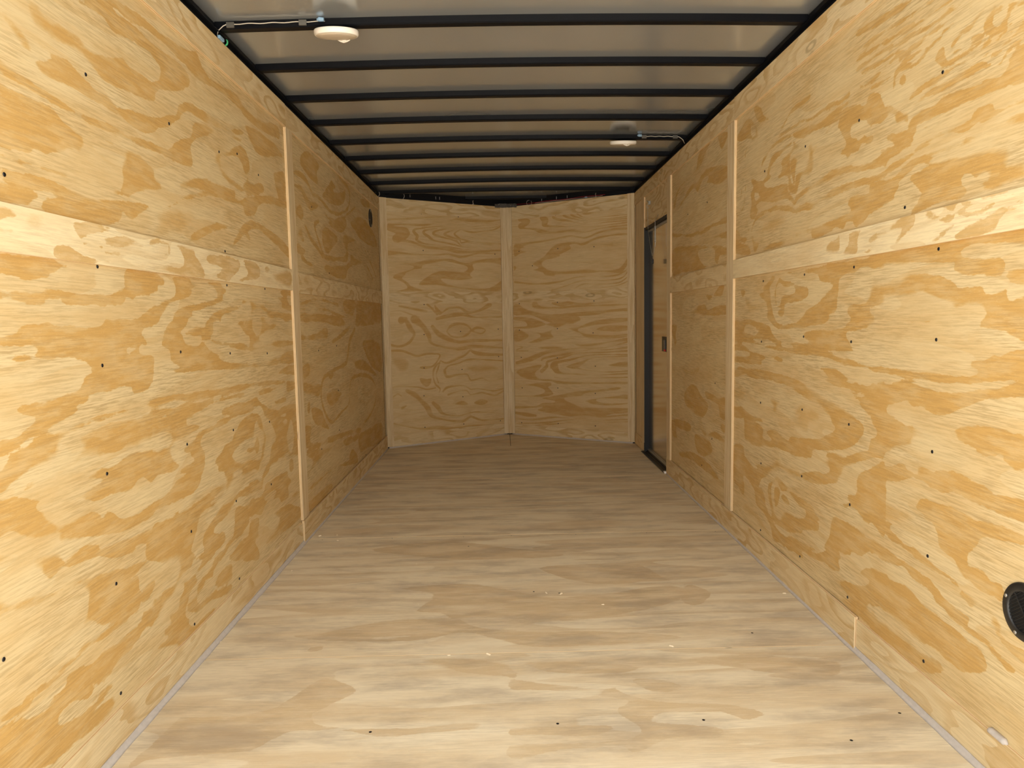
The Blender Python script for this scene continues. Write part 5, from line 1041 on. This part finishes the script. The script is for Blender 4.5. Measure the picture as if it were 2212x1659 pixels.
loop('wire_loop', vpt('VL', .185, 2.024, .02), .030, (.1, 1, 0), M_WIRE, 'wide pale wire arch above the left nose wall', 'wire', .55, .0013, .8)
o = box('wire_nut', -.010, .010, -.006, .006, -.005, .005, M_BLUE, None, .002); o.location = vpt('VR', .775, 2.016, .016); o.rotation_euler = (0, 0, -.54)
tag(o, 'small blue wire nut on the wires above the right nose wall', 'wire nut')
for s, fr in ((.845, 'VL'), (.86, 'VR')):
    p0 = vpt(fr, s, 2.006, .014)
    bm = bmesh.new(); tube(bm, [(0, 0, 0), (.002, 0, .012), (-.002, 0, .026), (.003, 0, .036)], .0016, 6); tube(bm, [(-.008, 0, .004), (.009, 0, .006)], .0016, 6)
    o = bm_obj('cable_tie', bm, M_WIRE); o.location = p0; tag(o, 'pale cable tie tail above the %s nose wall' % ('left' if fr == 'VL' else 'right'), 'cable tie')
# rivet/screw tips hanging from the nose header
for fr, ss in (('VL', (.27, .50, .535)), ('VR', (.36, .50, .60))):
    for s in ss:
        p0 = vpt(fr, s, 2.028, .006); bm = bmesh.new(); tube(bm, [(0, 0, 0), (0, 0, .022)], .0016, 6)
        o = bm_obj('screw_tip', bm, M_SCREWB, ce); o.location = p0
# crumpled sealant at the apex
bm = bmesh.new(); n = 14
g_ = [[bm.verts.new((VX-.095+.19*i/n, D+N-.065-.012*random.random(), 1.996+.032*j/4+.003*random.random())) for j in range(5)] for i in range(n+1)]
for i in range(n):
    for j in range(4): bm.faces.new((g_[i][j], g_[i+1][j], g_[i+1][j+1], g_[i][j+1]))
r = bmesh.ops.extrude_face_region(bm, geom=bm.faces[:]); bmesh.ops.translate(bm, verts=[v for v in r['geom'] if isinstance(v, bmesh.types.BMVert)], vec=(0, .012, 0))
o = bm_obj('sealant_patch', bm, M_FOIL); tag(o, 'crumpled silvery sealant patch at the top middle of the nose', 'sealant')

# ---- round air vents
def vent(fr, s, t, rad, label):
    f = FR[fr]; r = empty('air_vent'); R = Matrix([list(f['s']), list(np.cross(f['n'], f['s'])), list(f['n'])]).transposed().to_4x4()
    R.translation = Vector(f['o']+s*f['s']+t*f['t']+PO*f['n']); r.matrix_world = R
    tag(r, label, 'vent', 'round black air vents')
    k_ = rad/.066
    bm = bmesh.new(); lathe(bm, [(.066*k_, 0), (.066*k_, .003), (.0635*k_, .006), (.050*k_, .0072), (.046*k_, .0060), (.0455*k_, .001)], 48); bm_obj('rim', bm, M_BPLAS, r, smooth=True)
    bm = bmesh.new(); lathe(bm, [(.0455*k_, .0008), (0, .0008)], 32); bm_obj('backing', bm, M_RUBBER, r)
    a = math.radians(38 if fr == 'R' else -38)
    for i in range(-6, 7):
        d_ = i*.0068*k_; hl = math.sqrt(max(0, (.045*k_)**2-d_*d_))
        if hl < .01: continue
        bm = bmesh.new(); bm_box(bm, -hl, hl, -.0016, .0012, 0, .0014)
        bmesh.ops.rotate(bm, verts=bm.verts[:], matrix=Matrix.Rotation(.6, 3, 'X'))
        bmesh.ops.translate(bm, verts=bm.verts[:], vec=(0, d_, .0030)); bmesh.ops.rotate(bm, verts=bm.verts[:], matrix=Matrix.Rotation(a, 3, 'Z'))
        bm_obj('slat', bm, M_BPLAS, r)
    bm = bmesh.new(); bm_box(bm, -.0010, .0010, -.045*k_, .045*k_, .004, .0058); bmesh.ops.rotate(bm, verts=bm.verts[:], matrix=Matrix.Rotation(a, 3, 'Z')); bm_obj('cross_bar', bm, M_BPLAS, r)
    for q in range(4):
        an = math.radians(70+90*q) if fr == 'R' else math.radians(20+90*q)
        o = bpy.data.objects.new('screw', ME_SCREWB); COL.objects.link(o); o.parent = r; o.location = (.0565*k_*math.cos(an), .0565*k_*math.sin(an), .0062)
ME_SCREWB = ME_SCREW.copy(); ME_SCREWB.materials.clear(); ME_SCREWB.materials.append(M_SCREWB)
vent('L', 5.378, 1.798, .066, 'black round vent high on the far left wall, seen edge on')
vent('R', 1.414, .408, .062, 'black round slatted vent low on the near right wall, cut by the picture edge')

# ---- retaining chain of the side door: hook, links, spring, rubber plug
ch = empty('door_chain', (W-.016, 5.16, 1.84)); tag(ch, 'zinc chain with spring hanging beside the top of the side door', 'chain')
o0 = Vector((W-.016, 5.16, 1.84))
bm = bmesh.new(); bm_box(bm, .004, .020, -.012, .012, -.010, .016, .002); tube(bm, [(.004, -.01, .006), (-.008, -.03, .012)], .004, 8); tube(bm, [(.0, 0, -.008), (-.006, .002, -.024), (0, .004, -.036), (.006, .002, -.026)], .0028, 8)
bm_obj('hook', bm, M_ZINC, ch)
path = [Vector((0, 0, -.04)), Vector((.0, -.01, -.14)), Vector((0, -.02, -.19)), Vector((-.0, -.085, -.30)), Vector((.0, -.16, -.385)), Vector((.002, -.205, -.36)), Vector((.004, -.23, -.31))]
fine = []
for a, b_ in zip(path, path[1:]):
    n = max(1, round((b_-a).length/.011))
    for i in range(n): fine.append((a+(b_-a)*(i/n), a+(b_-a)*((i+1)/n)))
bm = bmesh.new(); tube(bm, [(.0022*math.cos(t), 0, .0062*math.sin(t)) for t in [2*math.pi*i/10 for i in range(10)]], .0009, 5, True)
bmesh.ops.recalc_face_normals(bm, faces=bm.faces[:]); ME_LINK = bpy.data.meshes.new('chain_link'); bm.to_mesh(ME_LINK); bm.free(); ME_LINK.materials.append(M_ZINC)
for i, (a, b_) in enumerate(fine):
    o = bpy.data.objects.new('chain_link', ME_LINK); COL.objects.link(o); o.parent = ch
    o.location = (a+b_)/2; o.rotation_mode = 'QUATERNION'
    o.rotation_quaternion = (b_-a).to_track_quat('Z', 'Y') @ Matrix.Rotation(i % 2*math.pi/2, 3, 'Z').to_quaternion()
sp = Vector((.004, -.235, -.30))
bm = bmesh.new(); tube(bm, [sp+Vector((.0065*math.cos(t*2*math.pi), .0065*math.sin(t*2*math.pi), t*.0085)) for t in [i/10 for i in range(0, 131)]], .0016, 5); bm_obj('spring', bm, M_ZINC, ch, True)
bm = bmesh.new()
for s in (-1, 1): tube(bm, [sp+Vector((0, s*.0035, -.03)), sp+Vector((0, s*.0035, .15)), sp+Vector((.008, -.014, .168)), sp+Vector((.014, -.034, .182))], .0014, 6)
tube(bm, [sp+Vector((0, -.024, .006)), sp+Vector((0, .026, .004))], .0022, 6)
bm_obj('spring_rod', bm, M_ZINC, ch)
bm = bmesh.new(); bm_box(bm, -.008, .008, -.174, -.146, -.440, -.408, .003); tube(bm, [(0, -.16, -.408), (0, -.16, -.386)], .002, 6)
for s in (-1, 1): tube(bm, [(s*.004, -.16, -.438), (s*.005, -.158, -.462)], .001, 5)
bm_obj('rubber_plug', bm, M_RUBBER, ch)

# ---- dab of sealant on the right baseboard and wood chips on the floor
bm = bmesh.new(); n = 10; rows = []
for i in range(n+1):
    y = 1.442+.058*i/n; w = 1 if 0 < i < n else .4
    rows.append([bm.verts.new((W-PO-.001-a*w, y, .098+b*w)) for a, b in ((0, -.003), (.010, .0), (.012, .006+.001*math.sin(i*2)), (.008, .011), (.0, .012))])
for A, Bq in zip(rows, rows[1:]):
    for j in range(5): bm.faces.new((A[j], A[(j+1) % 5], Bq[(j+1) % 5], Bq[j]))
bm.faces.new(rows[0]); bm.faces.new(rows[-1])
o = bm_obj('sealant_dab', bm, M_TRIM, smooth=True); tag(o, 'short grey sealant dab on top of the near right baseboard', 'sealant')
bm = bmesh.new()
vs = [bm.verts.new(p) for p in ((-.006, -.002, 0), (.006, -.0025, 0), (.007, .002, 0), (-.005, .0025, 0), (-.005, -.001, .0022), (.005, 0, .0028))]
for q in ((0, 3, 2, 1), (0, 1, 5, 4), (1, 2, 5), (2, 3, 4, 5), (3, 0, 4)): bm.faces.new([vs[i] for i in q])
bmesh.ops.recalc_face_normals(bm, faces=bm.faces[:]); me = bpy.data.meshes.new('wood_chip'); bm.to_mesh(me); bm.free(); me.materials.append(M_CHIP)
CH = [(0.051, 3.388), (0.132, 3.397), (0.016, 2.251), (0.774, 2.12), (0.896, 2.12), (1.472, 2.146), (1.161, 2.592), (1.989, 2.547), (0.631, 2.526), (0.573, 2.96), (0.055, 2.909), (0.821, 3.963), (1.636, 4.539), (0.157, 3.308), (1.106, 2.604), (1.303, 2.483)]
for i, (x, y) in enumerate(CH):
    o = bpy.data.objects.new('wood_chip', me); COL.objects.link(o); o.location = (x, y, .0002); o.rotation_euler = (0, 0, random.random()*6.3)
    o.scale = [random.uniform(.7, 1.3)]*3
    tag(o, 'tiny pale wood chip lying on the plywood floor', 'wood chip', 'wood chips on the floor')
